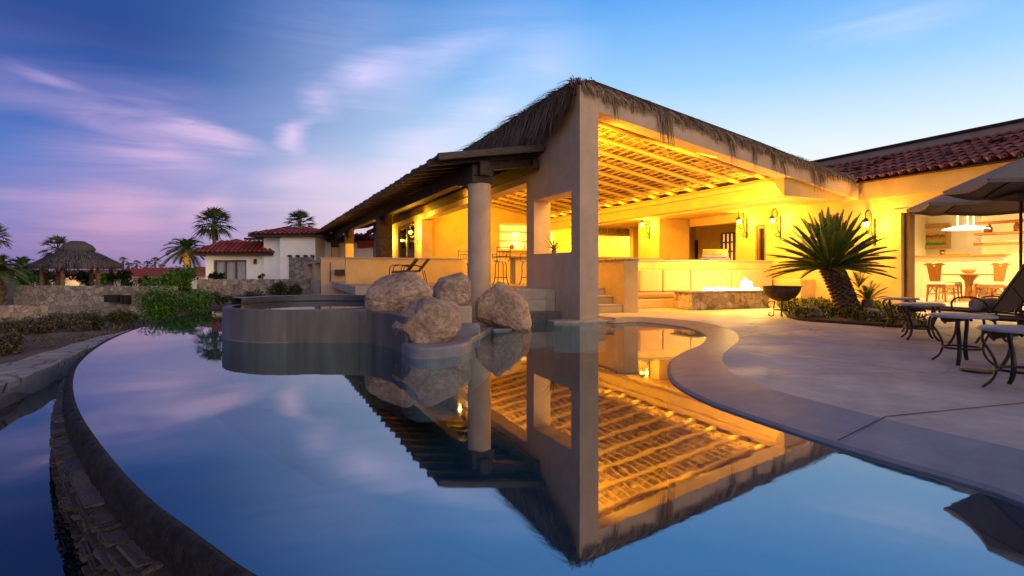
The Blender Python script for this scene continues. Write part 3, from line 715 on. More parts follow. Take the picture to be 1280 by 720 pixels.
# second thatched eave at the back corner
be = thing('rear_eave', 'grey plaster fascia with short thatch fringe behind the far end of the low beam', 'eave', (13,22,2.6))
MB().box(12.37,15.3,22,22.3,2.62,2.998).build('fascia', M['plaster'], be)
mb = MB()
for k in range(420): mb.blade((rd.uniform(12.4,15),21.97+rd.uniform(-.03,.02),2.96), (rd.uniform(-.15,.15),-.05,-1), (1,0,0), rd.uniform(.15,.34), .025, .02, 2, .2)
mb.build('thatch_fringe', M['thatch'], be)

# ------------------------------------------------------------------ terrace, landing, steps
tr = thing('terrace', 'raised plaster terrace with parapet beneath the pergola, left of the pavilion', 'terrace', (3,16,-.6))
MB().box(1.9,5.885,15.2,50,.44,FL).build('floor_slab', M['step'], tr, bevel=.01)
mb = MB(); mb.box(2.35,5.88,15.6,30,-.8,.438); mb.build('base_wall', M['house'], tr)
mb = MB(); mb.box(2.02,5.885,18.5,18.72,FL+.002,1.44); mb.build('parapet', M['house'], tr)
MB().box(1.98,5.885,18.46,18.76,1.442,1.49).build('parapet_cap', M['step'], tr, bevel=.01)
st = thing('stair_tower', 'low tan block wall with square openings beside the white villa, left of the terrace parapet', 'wall', (1.6,22,-.8))
mb = MB(); xa = 1.52
mb.box(xa,2.6,22,22.3,-1.2,1.50)
def win_wall(mb, X0, X1, y0, y1, z0, z1, holes):
    ys = sorted(set([y0,y1]+[h[0] for h in holes]+[h[1] for h in holes])); zs = sorted(set([z0,z1]+[h[2] for h in holes]+[h[3] for h in holes]))
    for i in range(len(ys)-1):
        for j in range(len(zs)-1):
            cy_ = (ys[i]+ys[i+1])/2; cz = (zs[j]+zs[j+1])/2
            if not any(h[0]<cy_<h[1] and h[2]<cz<h[3] for h in holes): mb.box(X0,X1,ys[i],ys[i+1],zs[j],zs[j+1])
wy = lambda p: PX(p,300,xa).y
holes = [(wy(401),wy(393),.65,1.36),(wy(390.5),wy(383),.65,1.36),(wy(401),wy(393),-1.0,-.25),(wy(390.5),wy(383),-1.0,-.25)]
win_wall(mb, xa, xa+.3, 22.302, wy(380), -1.2, 1.50, holes)
mb.build('wall', M['plaster'], st)
for h in holes[:2]:
    m2 = MB(); m2.box(xa+.31,xa+.36,h[0],h[1],h[2],h[3]); m2.build('window', M['brownwood'], st)
MB().box(xa-.04,2.6,21.96,22.34,1.503,1.55).build('cap', M['step'], st)
sl = MB().box(2.0,2.4,21.7,22.0,.9,1.1); sl.build('lantern', M['iron'], st)

ld = thing('stone_steps', 'grey stone landing and dark steps against the foot of the tall wall behind a boulder', 'steps', (5.2,11.5,-.3))
MB().box(4.9,5.885,11.58,15.19,-.6,FL).build('landing', M['step'], ld, bevel=.02)
MB().box(4.35,5.42,11.15,11.575,-.6,.44).build('step', M['step'], ld, bevel=.02)
MB().box(4.45,5.60,10.75,11.145,-.6,.21).build('step', M['slate'], ld, bevel=.015)
lg = MB(); lg.prism([(5.25,10.42),(5.55,10.18),(6.0,10.12),(6.5,10.14),(6.62,10.35),(6.6,11.3),(5.25,11.3)], -.6, .045)
tag(lg.build('pillar_ledge', M['step'], None, bevel=.03), 'thin rounded stone ledge round the foot of the tall pillar at the water', 'ledge')
ss = thing('entry_steps', 'three lit stone steps climbing to the bar between pillar and bench wall', 'steps', (6.9,11.6,.1))
for y0, z0, z1 in ((11.25,.05,.285),(11.65,.287,.47),(12.05,.472,FL)):
    MB().box(6.345,7.458,y0+.03,12.9 if z1 < .6 else 12.6,z0,z1-.035).build('riser', M['house'], ss)
    MB().box(6.345,7.458,y0,y0+.42,z1-.033,z1+.002).build('tread', M['step'], ss, bevel=.008)

# built-in bench and stair wall
bn = thing('built_in_bench', 'long ochre built-in bench with low back wall facing the fire pit', 'bench', (10.5,12.6,.1))
MB().box(7.864,13.9,12.9,13.2,.1,1.335).build('back_wall', M['house'], bn, bevel=.012)
MB().box(7.864,13.9,12.86,13.25,1.337,1.375).build('counter_top', M['step'], bn, bevel=.01)
MB().box(7.864,13.9,12.22,12.898,.1,.335).build('seat_base', M['house'], bn, bevel=.02)
MB().box(13.903,14.495,11.9,13.2,.1,.82).build('end_block', M['house'], bn, bevel=.03)
sw = thing('stair_wall', 'square ochre wall end with flagstone cap between bench and entry steps', 'wall', (7.66,12,.1))
MB().box(7.462,7.86,11.2,13.2,.1,1.315).build('wall', M['house'], sw, bevel=.012)
mb = MB()
for a, b in ((11.17,11.8),(11.82,12.5),(12.52,13.2)): mb.box(7.43+rd.uniform(-.02,.01),7.88,a,b,1.318,1.36+rd.uniform(-.004,.008))
mb.build('cap_stone', M['flag'], sw, bevel=.012)
def cushion(mb, x0,x1,y0,y1,z0,z1, r=.04):
    mb.box(x0,x1,y0,y1,z0,z1)
xs = [PY(p,0,12.75).x for p in (799,828,863,914,965)]
wh = ['leftmost tan back cushion on the bench, beside the stair wall','second tan back cushion from the stair wall along the bench','tan back cushion on the bench behind the middle of the flames','rightmost tan back cushion at the far end of the bench']
for i in range(4):
    mb = MB(); mb.box(xs[i]+.015,xs[i+1]-.015,12.72,12.893,.50,1.10)
    tag(mb.build('back_cushion', M['cushion'], None, bevel=.035, seg=3), wh[i], 'cushion', 'back cushions along the built-in bench')
mb = MB(); mb.box(8.45,13.6,12.25,12.71,.337,.495); tag(mb.build('seat_cushion', M['bolster'], None, bevel=.05, seg=4), 'long brown seat cushion lying on the built-in bench', 'cushion')
for p0, p1, lb in ((801,822,'dark place mat on the bench wall nearest the stair wall'),(835,855,'middle dark place mat on the bench wall between two others'),(864,884,'dark place mat on the bench wall beside the steel grill')):
    a = PY(p0,0,13.0).x; b = PY(p1,0,13.0).x
    tag(MB().box(a,b,12.92,13.2,1.378,1.40).build('place_mat', M['iron'], None, bevel=.004), lb, 'place mat', 'dark place mats on the bench wall')

# ------------------------------------------------------------------ bar inside the pavilion
bar = thing('bar_counter', 'ochre bar counter with brown stone top inside the pavilion behind the stools', 'bar', (9,16.5,FL))
MB().box(6.9,11,16.35,16.8,FL+.002,1.47).build('counter_base', M['house'], bar)
MB().box(6.35,11.1,16.15,16.85,1.472,1.52).build('counter_top', M['granite'], bar, bevel=.01)
nc = thing('wall_niche', 'brightly backlit niche with two shelves on the back wall of the bar', 'shelf niche', (11,24.9,2))
MB().box(9.75,12.6,24.96,24.998,2.0,3.25).build('backlight', M['niche'], nc)
for z in (2.0,2.42,2.84,3.22): MB().box(9.7,12.65,24.70,24.955,z,z+.06).build('shelf', M['cream'], nc)
for z in (2.36,2.78): lamp('niche_light', (10.5,24.80,z), 16, (1,.62,.14), .03)
for x, lb, mm in ((10.3,'small round ceramic pot in the backlit niche above the bar','ceramic'),(10.9,'tall cream vase in the backlit niche above the bar','cream')):
    t = MB(); t.lathe([(.001,0),(.07,.0),(.11,.08),(.09,.2),(.04,.24),(.05,.27)] if mm=='ceramic' else [(.001,0),(.06,0),(.08,.15),(.05,.28),(.06,.3)], (x,24.82,2.062), 14)
    tag(t.build('vase', M[mm]), lb, 'vase')
pt = thing('potted_plant', 'spiky potted plant standing in the window opening of the tall wall', 'plant', (6.18,12.25,1.485))
MB().lathe([(.001,0),(.05,0),(.07,.09),(.06,.095),(.001,.09)], (0,0,0), 14).build('pot', M['ceramic'], pt, local=True)
mb = MB(); rd = random.Random(8)
for k in range(34):
    a = rd.uniform(0,2*PI); e = rd.uniform(.5,1.45)
    mb.blade((0,0,.08), (math.cos(a)*math.cos(e),math.sin(a)*math.cos(e),math.sin(e)), (-math.sin(a),math.cos(a),0), rd.uniform(.35,.72), .034, .30, 4, .1)
mb.build('foliage', M['leaf'], pt, local=True)
tk = thing('track_light', 'black ceiling track light seen through the window of the tall wall', 'light', (8.2,14.5,3.75))
MB().bar((7.4,14.4,4.02),(9.2,15.4,3.66),.05,.05).build('rail', M['iron'], tk)
for k in (.25,.6,.9): MB().cyl((7.4+1.8*k,14.4+k,3.98-.36*k),(7.45+1.8*k,14.4+k,3.84-.36*k),.04,.05,10).build('spot_head', M['iron'], tk)

# ------------------------------------------------------------------ pergola
pg = thing('pergola', 'long dark timber pergola with overhanging rafters, one round column in front', 'pergola', (3.34,12,0))
dv = Vector((-.0311,.9995,0)).normalized(); du = Vector((dv.y,-dv.x,0))
def G(u, v, z): return Vector((3.34,12.0,0)) + du*u + dv*v + Vector((0,0,z))
def rz(u): return 3.50 + .157*u
VEND = 27.6
def uw(v): return (5.875-G(0,v,0).x)/du.x
for k in range(43):
    v = .45+.645*k
    mb = MB(); mb.bar(G(-.20,v,rz(-.20)), G(uw(v)-.01,v,rz(uw(v))), .085, .13); mb.build('rafter', M['darkwood'], pg)
mb = MB(); rd = random.Random(4)
for k in range(0, 92):                       # reed and tile cover, slightly uneven at the eave
    v0 = VEND*k/92; v1 = VEND*(k+1)/92-.004; e = -.06+rd.uniform(-.05,.05)
    a, b = uw(v0)-.005, uw(v1)-.005; t = .045+rd.uniform(0,.03)
    mb.add([G(e,v0,rz(e)+.07),G(a,v0,rz(a)+.07),G(b,v1,rz(b)+.07),G(e,v1,rz(e)+.07),G(e,v0,rz(e)+.07+t),G(a,v0,rz(a)+.07+t),G(b,v1,rz(b)+.07+t),G(e,v1,rz(e)+.07+t)],
           [(3,2,1,0),(4,5,6,7),(0,1,5,4),(1,2,6,5),(2,3,7,6),(3,0,4,7)])
mb.build('roof_cover', M['darkwood'], pg)
MB().bar(G(-.08,.06,rz(-.08)+.07), G(uw(0)-.01,.06,rz(2.5)+.09), .14, .15).build('front_rail', M['greywood'], pg, bevel=.012)
MB().bar(G(.9,.62,rz(.9)-.16), G(uw(.6)-.01,.62,rz(2.5)-.14), .18, .22).build('front_beam', M['darkwood'], pg, bevel=.012)
UB = 1.09
cols = [.6, 11.4, 20.9, 27.1]
mb = MB(); mb.bar(G(UB,.2,3.42), G(UB,VEND,3.42), .26, .32); mb.build('main_beam', M['darkwood'], pg, bevel=.01)
mb = MB()
mb.bar(G(uw(0)-.1,.3,3.62), G(uw(VEND)-.1,VEND,3.62), .14, .26); mb.build('wall_beam', M['darkwood'], pg)
def brace(v, s, top, r=1.5, h=.55):          # curved bracket between column and beam
    mb = MB(); pr = []
    for k in range(9):
        a = PI/2*k/8; pr.append((v+s*(.24+r*(1-math.cos(a))), top-h+h*math.sin(a)))
    vs = []
    for w in (-.10,.10):
        vs += [G(UB+w,x,z) for x,z in pr]+[G(UB+w,x,top+.02) for x,z in pr]
    n = 9; fs = []
    for i in range(n-1):
        fs += [(i,i+1,n+i+1,n+i),(2*n+i+1,2*n+i,3*n+i,3*n+i+1),(i+1,i,2*n+i,2*n+i+1)]
    fs += [(0,n,3*n,2*n)]
    mb.add(vs, fs); mb.build('brace', M['darkwood'], pg)
for v in cols:
    brace(v, 1, 3.262)
    if v > 1: brace(v, -1, 3.262)
c = G(UB,.6,0)
MB().cyl((c.x,c.y,-.6),(c.x,c.y,3.10),.27,.27,40).build('column', M['plaster'], pg)
MB().box(c.x-.27,c.x+.27,c.y-.27,c.y+.27,3.102,3.256).build('post_block', M['darkwood'], pg, bevel=.01)
MB().box(c.x-.26,c.x+.26,c.y-.26,c.y+.12,3.258,3.50).build('post_block', M['darkwood'], pg, bevel=.01)
c = G(UB,11.4,0); MB().box(c.x-.29,c.x+.29,c.y-.29,c.y+.29,FL,3.256).build('post', M['darkwood'], pg, bevel=.015)
for v in (20.9, 27.1):
    c = G(UB,v,0); MB().box(c.x-.22,c.x+.22,c.y-.22,c.y+.22,FL,2.55).build('column', M['house'], pg, bevel=.01)
    MB().box(c.x-.24,c.x+.24,c.y-.24,c.y+.24,2.552,3.256).build('post_block', M['darkwood'], pg)
dd = thing('terrace_door', 'glazed brown timber door in the lit wall at the back of the terrace', 'door', (5.9,27.8,FL))
mb = MB(); mb.box(5.93,6.03,25.9,26.1,FL,3.35); mb.box(5.93,6.03,29.5,29.7,FL,3.35); mb.box(5.93,6.03,26.1,29.5,3.15,3.35); mb.box(5.93,6.03,27.7,27.9,FL,3.15); mb.box(5.93,6.03,26.1,27.7,FL,1.2); mb.box(5.93,6.03,27.9,29.5,FL,1.2)
mb.build('frame', M['brownwood'], dd)
MB().box(5.97,5.99,26.1,27.7,1.2,3.15).build('glass_pane', M['glassdark'], dd)
MB().box(5.97,5.99,27.9,29.5,1.2,3.15).build('glass_pane', M['glassdark'], dd)
MB().cyl((5.9,27.62,1.75),(5.9,27.62,2.0),.02,.02,8).build('handle', M['steel'], dd)

# ------------------------------------------------------------------ main house on the right
HX = 14.5
hs = thing('house', 'long ochre house with terracotta barrel tile roof and wide open doors on the right', 'house', (HX,8,.1))
WY = lambda p: PX(p,300,HX).y
mb = MB(); y1127 = WY(1127)
def wseg(a, b, z0, z1, t=.38): mb.box(HX,HX+t,min(a,b),max(a,b),z0,z1)
wseg(y1127, WY(1055), .1, 3.0); wseg(WY(1055), WY(1034), .1, 1.9); wseg(WY(1055), WY(1034), 2.66, 3.0)
wseg(WY(1034), WY(957), .1, 3.0); wseg(WY(957), WY(944), 2.55, 3.0); wseg(WY(957), WY(944), .1, .66); wseg(WY(944), WY(920), .1, 3.0)
wseg(WY(920), WY(862), .1, 1.35); wseg(WY(920), WY(862), 2.72, 3.0); wseg(y1127, 4.3, 2.52, 3.0); wseg(4.3, -8, .1, 3.0)
wseg(y1127, -8, 3.0, 3.4, .38)
mb.build('wall', M['house'], hs)
MB().box(14.40,14.497,-8,PY0+.2,2.93,3.40).build('band', M['house'], hs, bevel=.01)
def tiles(mb, A, B, C, D, w, rl, n=6, lift=.0, rnd=None):
    A,B,C,D = map(Vector,(A,B,C,D)); e = (B-A).normalized(); up0 = D-A; up = (up0-e*up0.dot(e)); H = up.length; up.normalize(); nr = e.cross(up)
    rows = max(1,round(H/rl)); rnd = rnd or random.Random(1)
    for k in range(rows):
        t0 = k/rows; t1 = min(1,(k+1.18)/rows); le = (D-A).dot(e)*(t0+t1)/2; re = (B-A).dot(e)+(C-B).dot(e)*(t0+t1)/2
        j = math.ceil(le/w)
        while (j+.5)*w < re:
            x = (j+.5)*w+rnd.uniform(-.012,.012)*w*4; r = w*.40*rnd.uniform(.95,1.05); vs = []
            for tt, rr, l2 in ((t0-.01, r, .022), (t1, r*.86, .0)):
                c = A + e*x + up*(H*tt) + nr*(lift+l2+rnd.uniform(0,.008))
                for q in range(n+1):
                    a = PI*q/n; vs.append(c + e*(rr*math.cos(a)) + nr*(rr*math.sin(a)*.9))
            mb.add(vs, [(q,q+1,n+1+q+1,n+1+q) for q in range(n)], True)
            j += 1
rt = random.Random(21)
A,B,C,D = (14.22,14.2,3.40),(14.22,-6,3.40),(16.6,-6,4.40),(16.6,14.2,4.40)
mb = MB(); tiles(mb, A,B,C,D, .235, .36, 7, .02, rt); rf = mb.build('roof', M['tile'], hs)
mb = MB(); mb.add([A,B,C,D,(16.6,14.2,3.41),(16.6,-6,3.41)], [(0,1,2,3),(0,4,5,1)]); mb.build('tile_bed', M['tilebed'], rf)
mb = MB(); Ae = Vector(A)+Vector((-.035,0,.004)); tiles(mb, Ae, Vector(B)+Vector((-.035,0,.004)), Vector(B)+Vector((.1,0,.05)), Vector(A)+Vector((.1,0,.05)), .235, .36, 8, .026, random.Random(21))
mb.build('eave_tile', M['lit_eavetile'], rf)
for k in range(20):                          # a few slipped tile shards on the slope
    s_ = rt.uniform(.15,.95); y = rt.uniform(3,13); c = Vector((14.22+2.38*s_, y, 3.40+1.0*s_+.13)); a_ = rt.uniform(0,6)
    mb = MB(); mb.bar(c-Vector((.11*math.cos(a_),.13*math.sin(a_),.0)), c+Vector((.11*math.cos(a_),.13*math.sin(a_),.03)), .12,.025); mb.build('tile_shard', M['tilebed'], rf)
MB().box(16.603,16.95,-6,14.2,3.5,4.66).build('upper_wall', M['plaster'], hs)
MB().box(16.55,17.0,-6,14.25,4.663,4.74).build('wall_cap', M['darkwood'], hs)
MB().box(17.0,26,-6,14.2,3.2,4.5).build('roof_core', M['plaster'], hs)
# door surround and sliding frame
mb = MB(); mb.box(HX+.1,HX+.30,y1127-.13,y1127-.002,.25,2.518); mb.build('door_frame', M['brownwood'], hs)
mb = MB(); mb.box(HX-.03,HX-.002,y1127+.002,y1127+.22,.1,2.62); mb.box(HX-.03,HX-.002,4.2,y1127+.0,2.525,2.62); mb.build('door_surround', M['house'], hs)
mb = MB(); mb.box(HX+.1,HX+.3,4.3,y1127-.132,2.46,2.518); mb.build('track_rail', M['iron'], hs)
mb = MB(); ya, yb = WY(944), WY(957)
lo, hi = min(ya,yb), max(ya,yb)
mb.box(HX+.06,HX+.2,lo,lo+.12,.66,2.55); mb.box(HX+.06,HX+.2,hi-.12,hi,.66,2.55); mb.box(HX+.06,HX+.2,lo+.12,hi-.12,2.43,2.55)
dk = mb.build('door', M['brownwood'], hs); MB().box(HX+.12,HX+.14,lo+.12,hi-.12,.66,2.43).build('glass_pane', M['glassdark'], dk)
ya, yb = sorted((WY(1055), WY(1034)))
wn = MB().box(HX+.34,HX+.36,ya,yb,1.9,2.66).build('lit_window', M['niche'], hs)
MB().box(HX+.1,HX+.25,ya+.38*(yb-ya),ya+.62*(yb-ya),1.9,2.6).build('shutter', M['wood'], wn)
# rooms: dining room behind the wide door, passage behind the bar
mb = MB()
mb.box(HX+.38,21,3.9,4.2,.25,3.2); mb.box(HX+.38,21,12.5,12.7,.25,3.2); mb.box(20.5,20.8,4.2,12.5,.25,3.2)
mb.build('room_wall', M['inwhite'], hs)
MB().box(HX+.002,20.8,4.0,12.6,.0,.25).build('room_floor', M['deck'], hs)
MB().box(HX+.382,20.8,4.2,12.5,2.9,3.0).build('room_ceiling', M['inwhite'], hs)
mb = MB(); mb.box(18.4,18.7,13,22,.66,3.2); mb.box(HX+.38,18.4,21.6,21.9,.66,3.2); mb.box(HX+.38,18.4,12.9,13.1,.66,3.2); mb.box(HX+.38,18.7,13.1,22,3.15,3.2)
mb.build('passage_wall', M['house'], hs)
q = PX(868,0,18.4).y
MB().box(18.34,18.397,q-.25,q+.25,1.4,2.5).build('passage_window', M['glassdark'], hs)
q0 = PX(919,0,18.4).y; q1 = PX(904,0,18.4).y
mb = MB()
for k in range(4): mb.box(18.30,18.36,q0+(q1-q0)*k/3-.04,q0+(q1-q0)*k/3+.04,.7,2.7)
for k in range(6): mb.box(18.302,18.358,q0,q1,.7+.4*k-.03,.7+.4*k+.03)
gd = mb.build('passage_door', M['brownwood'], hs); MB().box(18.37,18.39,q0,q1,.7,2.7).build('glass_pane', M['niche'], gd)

hw = thing('half_wall', 'white half wall with timber ledge behind the dining chairs inside the house', 'wall', (19.1,11,.25))
yc = PX(1255,0,19.1).y
MB().box(19.1,19.3,yc,12.49,.252,1.50).build('wall', M['inwhite'], hw)
MB().box(19.02,19.38,yc-.05,12.49,1.502,1.55).build('ledge', M['wood'], hw)
for px_, hh, lb, mm in ((1178,.24,'small dark leafy plant in a pot on the ledge of the white half wall','dark'),):
    c = PX(px_,0,19.2); t = thing('ledge_plant', lb, 'plant', (19.2,c.y,1.552))
    MB().lathe([(.001,0),(.06,0),(.08,.1),(.001,.1)], (0,0,0), 12).build('pot', M['ceramic'], t, local=True)
    mb = MB()
    for k in range(26): mb.blade((0,0,.1), (math.cos(k*2.4)*.7,math.sin(k*2.4)*.7,.4+.5*(k%3)/2), (-math.sin(k*2.4),math.cos(k*2.4),0), .18, .05, .4, 2, .2)
    mb.build('foliage', M['dark'], t, local=True)
c = PX(1197,0,19.2); tag(MB().box(19.06,19.34,c.y-.28,c.y+.28,1.552,1.60).build('timber_tray', M['wood'], None, bevel=.01), 'flat orange timber tray on the ledge of the white half wall', 'tray')
pc = thing('painting', 'framed landscape painting of a green field on the dining room wall', 'painting', (20.4,11,2))
a, b = PX(1149,281,20.45), PX(1187.5,311,20.45)
y0, y1, z0, z1 = b.y, a.y, PX(1187.5,310.5,20.45).z, PX(1149,281.5,20.45).z
mb = MB(); t = .13
mb.box(20.40,20.495,y0,y1,z0,z0+t); mb.box(20.40,20.495,y0,y1,z1-t,z1); mb.box(20.40,20.495,y0,y0+t,z0+t,z1-t); mb.box(20.40,20.495,y1-t,y1,z0+t,z1-t)
mb.build('frame', M['frame'], pc, bevel=.01)
MB().box(20.45,20.47,y0+t,y1-t,z0+t,z1-t).build('canvas', M['painting'], pc)
pl = PD(1207,268,17.6)
pn = thing('pendant_lamp', 'wide white glowing pendant lamp hanging over the dining table', 'lamp', (pl.x,pl.y,2.2))
zb = CH+17.6*(HZ-287)/FPX
MB().lathe([(.60,zb),(.58,zb+.03),(.30,zb+.10),(.05,zb+.13),(.04,zb+.15)], (pl.x,pl.y,0), 28).build('lamp_shade', M['pendant'], pn)
for dx, dy in ((-.22,.1),(.0,-.05),(.22,-.1)): MB().cyl((pl.x+dx,pl.y+dy,zb+.09),(pl.x+dx,pl.y+dy,2.9),.02,.02,8).build('cord', M['pendant'], pn)
sh = thing('wall_shelves', 'open wooden shelves with lit back on the dining room wall behind the parasol', 'shelves', (20.4,7.5,1))
ya, yb = PX(1300,0,20.4).y, PX(1226,0,20.4).y
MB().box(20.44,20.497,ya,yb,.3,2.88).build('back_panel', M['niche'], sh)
for py in (268,279,293,306):
    z = PX(1250,py,20.2).z; MB().box(20.02,20.438,ya,yb,z,z+.07).build('shelf', M['wood'], sh)
z3 = PX(1250,293,20.2).z+.072; z4 = PX(1250,306,20.2).z+.072
for px_, zz, hh, lb in ((1233,z3,.22,'short bottle on the third shelf nearest the painting'),(1237,z3,.28,'taller bottle on the third shelf beside a short one'),(1271,z3,.34,'round dark jug on the shelf nearest the parasol pole')):
    c = PX(px_,0,20.2); mb = MB(); mb.lathe([(.001,0),(.07,0),(.08,hh*.5),(.03,hh*.75),(.03,hh)], (20.2,c.y,zz), 12)
    tag(mb.build('bottle', M['ceramic']), lb, 'bottle', 'bottles on the dining room shelves')
# ------------------------------------------------------------------ boulders and shelf
from mathutils import noise as mnoise
def boulder(label, c, sx, sy, sz, rz_, seed, tilt=0, cuts=5, shear=0.0, taper=0.0):
    import bmesh
    bm = bmesh.new(); bmesh.ops.create_icosphere(bm, subdivisions=6, radius=1)
    rr = random.Random(seed); planes = []
    for k in range(cuts):
        n = Vector((rr.uniform(-1,1),rr.uniform(-1,1),rr.uniform(-.6,1))).normalized(); planes.append((n, rr.uniform(.74,.96)))
    off_ = Vector((seed*3.1,seed*1.7,seed*.9))
    for v in bm.verts:
        p = v.co.copy(); k = (abs(p.x)**3.2+abs(p.y)**3.2+abs(p.z)**3.2)**(-1/3.2); p = p*k
        for n, d in planes:
            e = p.dot(n)-d
            if e > 0: p -= n*e*.86
        f = mnoise.noise(p*1.1+off_)*.11 + mnoise.noise(p*2.6+off_)*.05 + mnoise.noise(p*6+off_)*.022 + mnoise.noise(p*15+off_)*.010 + mnoise.noise(p*34+off_)*.005
        p *= 1 + f
        cr = mnoise.noise(Vector((p.x*1.3,p.y*1.3,p.z*3.2))+off_); p *= 1-.035*max(0,1-abs(cr)*14)
        p.x *= 1-taper*p.z; p.y *= 1-taper*.6*p.z; p.x += shear*p.z
        v.co = p
    m = Matrix.Translation(Vector(c)) @ Matrix.Rotation(rz_,4,'Z') @ Matrix.Rotation(tilt,4,'Y') @ Matrix.Diagonal((sx,sy,sz,1))
    bm.transform(m); zs = min(v.co.z for v in bm.verts); xs = sum(v.co.x for v in bm.verts)/len(bm.verts); ys = sum(v.co.y for v in bm.verts)/len(bm.verts)
    bm.transform(Matrix.Translation((-xs,-ys,-zs)))
    me = bpy.data.meshes.new('boulder'); bm.to_mesh(me); bm.free()
    for p in me.polygons: p.use_smooth = True
    me.materials.append(M['boulder']); o = bpy.data.objects.new('boulder', me); COL.objects.link(o); o.location = (xs,ys,zs)
    return tag(o, label, 'boulder', 'boulders beside the hot tub')
yaw = -TH
def bplace(label, px, pyb, pyt, wpx, d, seed, tilt=0, depth=.5, cuts=5, sink=.04, shear=0.0, taper=0.0):
    b = PD(px, pyb, d); hgt = d*(pyb-pyt)/FPX; w = d*wpx/FPX
    return boulder(label, (b.x,b.y,b.z+hgt/2-sink), w/2, w/2*depth*1.6, hgt/2, yaw, seed, tilt, cuts, shear, taper)
bplace('large pale boulder on the hot tub rim, upper left of the group', 500, 391, 337, 80, 9.0, 3, R(-9), .50, shear=.10, cuts=8)
bplace('upright reddish boulder at the back, between the pale one and the round column', 565, 380, 337, 48, 10.4, 12, R(3), .6, taper=.08, cuts=9)
bplace('front boulder with rough top resting on the rounded ledge at the water', 533, 430, 368, 84, 7.75, 14, R(-16), .50, shear=.10, taper=.06, cuts=9)
bplace('big brown leaning boulder in front of the round column and tall wall', 628, 409, 351, 66, 10.6, 9, R(12), .55, shear=-.20, taper=.16, cuts=9)

sh_ = MB()
def px_poly(l, z): return [tuple(PZ(x,y,z).xy) for x,y in l]
sh_.prism(smooth(px_poly([(502,441),(510,446),(525,448),(550,447.5),(578,443),(590,436),(588,427),(575,420),(560,414)],0),5)+px_poly([(540,408),(505,415),(500,428)],0), -.8, .14)
led = thing('water_ledge', 'rounded pinkish concrete ledge at the water under the front boulder', 'ledge', tuple(PZ(550,440,0)))
sh_.build('slab', M['lip'], led, bevel=.035, seg=3)
wlp = smooth(px_poly([(502,441),(510,446),(525,448),(550,447.5),(578,443),(590,436),(588,427)],0),5); cc = PZ(550,430,0)
mb = MB(); rows = [[],[]]
for p in wlp:
    v = Vector((p[0]-cc.x,p[1]-cc.y)); v *= 1+.004/v.length
    rows[0].append((cc.x+v.x,cc.y+v.y,-.02)); rows[1].append((cc.x+v.x,cc.y+v.y,.014))
mb.grid(rows); mb.build('waterline', M['kerb'], led)
s2 = MB(); s2.prism(px_poly([(583,430),(600,421),(618,411),(614,406),(596,406),(575,420)],0), -.8, .05)
tag(s2.build('stepping_kerb', M['lip'], None, bevel=.02), 'narrow wet kerb between the rounded ledge and the leaning boulder', 'kerb')
s3 = MB(); s3.prism(px_poly([(596,411),(618,414),(640,413),(652,409),(650,403),(600,402)],0), -.8, .035)
tag(s3.build('boulder_pad', M['lip'], None, bevel=.02), 'thin pale pad at the waterline under the leaning boulder', 'ledge')
s4 = thing('boulder_plinth', 'stepped plaster plinth under the upright boulder beside the round column', 'plinth', tuple(PD(578,405,9.9)))
a = PD(540,0,9.9); b = PD(590,0,9.9)
def slab(px0, px1, d0, d1, z0, z1):
    q = [PD(px0,0,d0),PD(px1,0,d0),PD(px1,0,d1),PD(px0,0,d1)]; m = MB(); m.prism([(p.x,p.y) for p in q], z0, z1); return m
slab(540,590,9.9,11.2,-.5,.46).build('upper_block', M['plaster'], s4, bevel=.03)
slab(545,600,9.3,9.88,-.5,.18).build('lower_block', M['lip'], s4, bevel=.03)

# ------------------------------------------------------------------ hot tub
TC = (.58,10.53)
tb = thing('hot_tub', 'round raised hot tub of dark wet plaster standing in the pool', 'hot tub', (TC[0],TC[1],-.5))
MB().lathe([(1.40,-1.0),(1.40,.478),(1.385,.490),(1.27,.490),(1.26,.482),(1.26,-.3)], (TC[0],TC[1],0), 96).build('shell', M['tubwall'], tb)
MB().lathe([(1.4035,-.01),(1.4035,.012)], (TC[0],TC[1],0), 96).build('waterline', M['lip'], tb)
MB().lathe([(.001,-.32),(1.27,-.32)], (TC[0],TC[1],0), 48).build('floor', M['pool'], tb)
w_ = MB(); w_.sheet([(TC[0]+1.262*math.cos(2*PI*i/96),TC[1]+1.262*math.sin(2*PI*i/96)) for i in range(96)], .486); w_.build('tub_water', M['tubwater'], tb)
mb = MB(); pts = []
fa = math.atan2(FW.y,FW.x)
for k in range(41):
    a = fa+R(-78)+R(166)*k/40
    pts.append(a)
rows = []
for r_, z in ((1.262,.50),(1.262,.592),(1.27,.60),(1.43,.60),(1.44,.592),(1.44,.45)): rows.append([(TC[0]+r_*math.cos(a),TC[1]+r_*math.sin(a),z) for a in pts])
mb.grid(rows, smooth=False); mb.build('back_rim', M['slate'], tb)
cr_ = []
for k in range(9):                           # leave the tub wall along its own curve
    an = math.atan2(-FW.y,-FW.x)+R(-6+4*k)*1.0
    cr_.append((TC[0]+1.395*math.cos(an), TC[1]+1.395*math.sin(an)))
s5 = MB(); s5.prism(smooth([cr_[0],cr_[1],cr_[2]]+px_poly([(448,429),(472,431.5),(490,435.5),(502,441),(512,441),(524,428)],0),5)+px_poly([(530,408),(520,402),(440,402)],0), -.9, .478); s5.build('boulder_shelf', M['tubwall'], tb, bevel=.03)

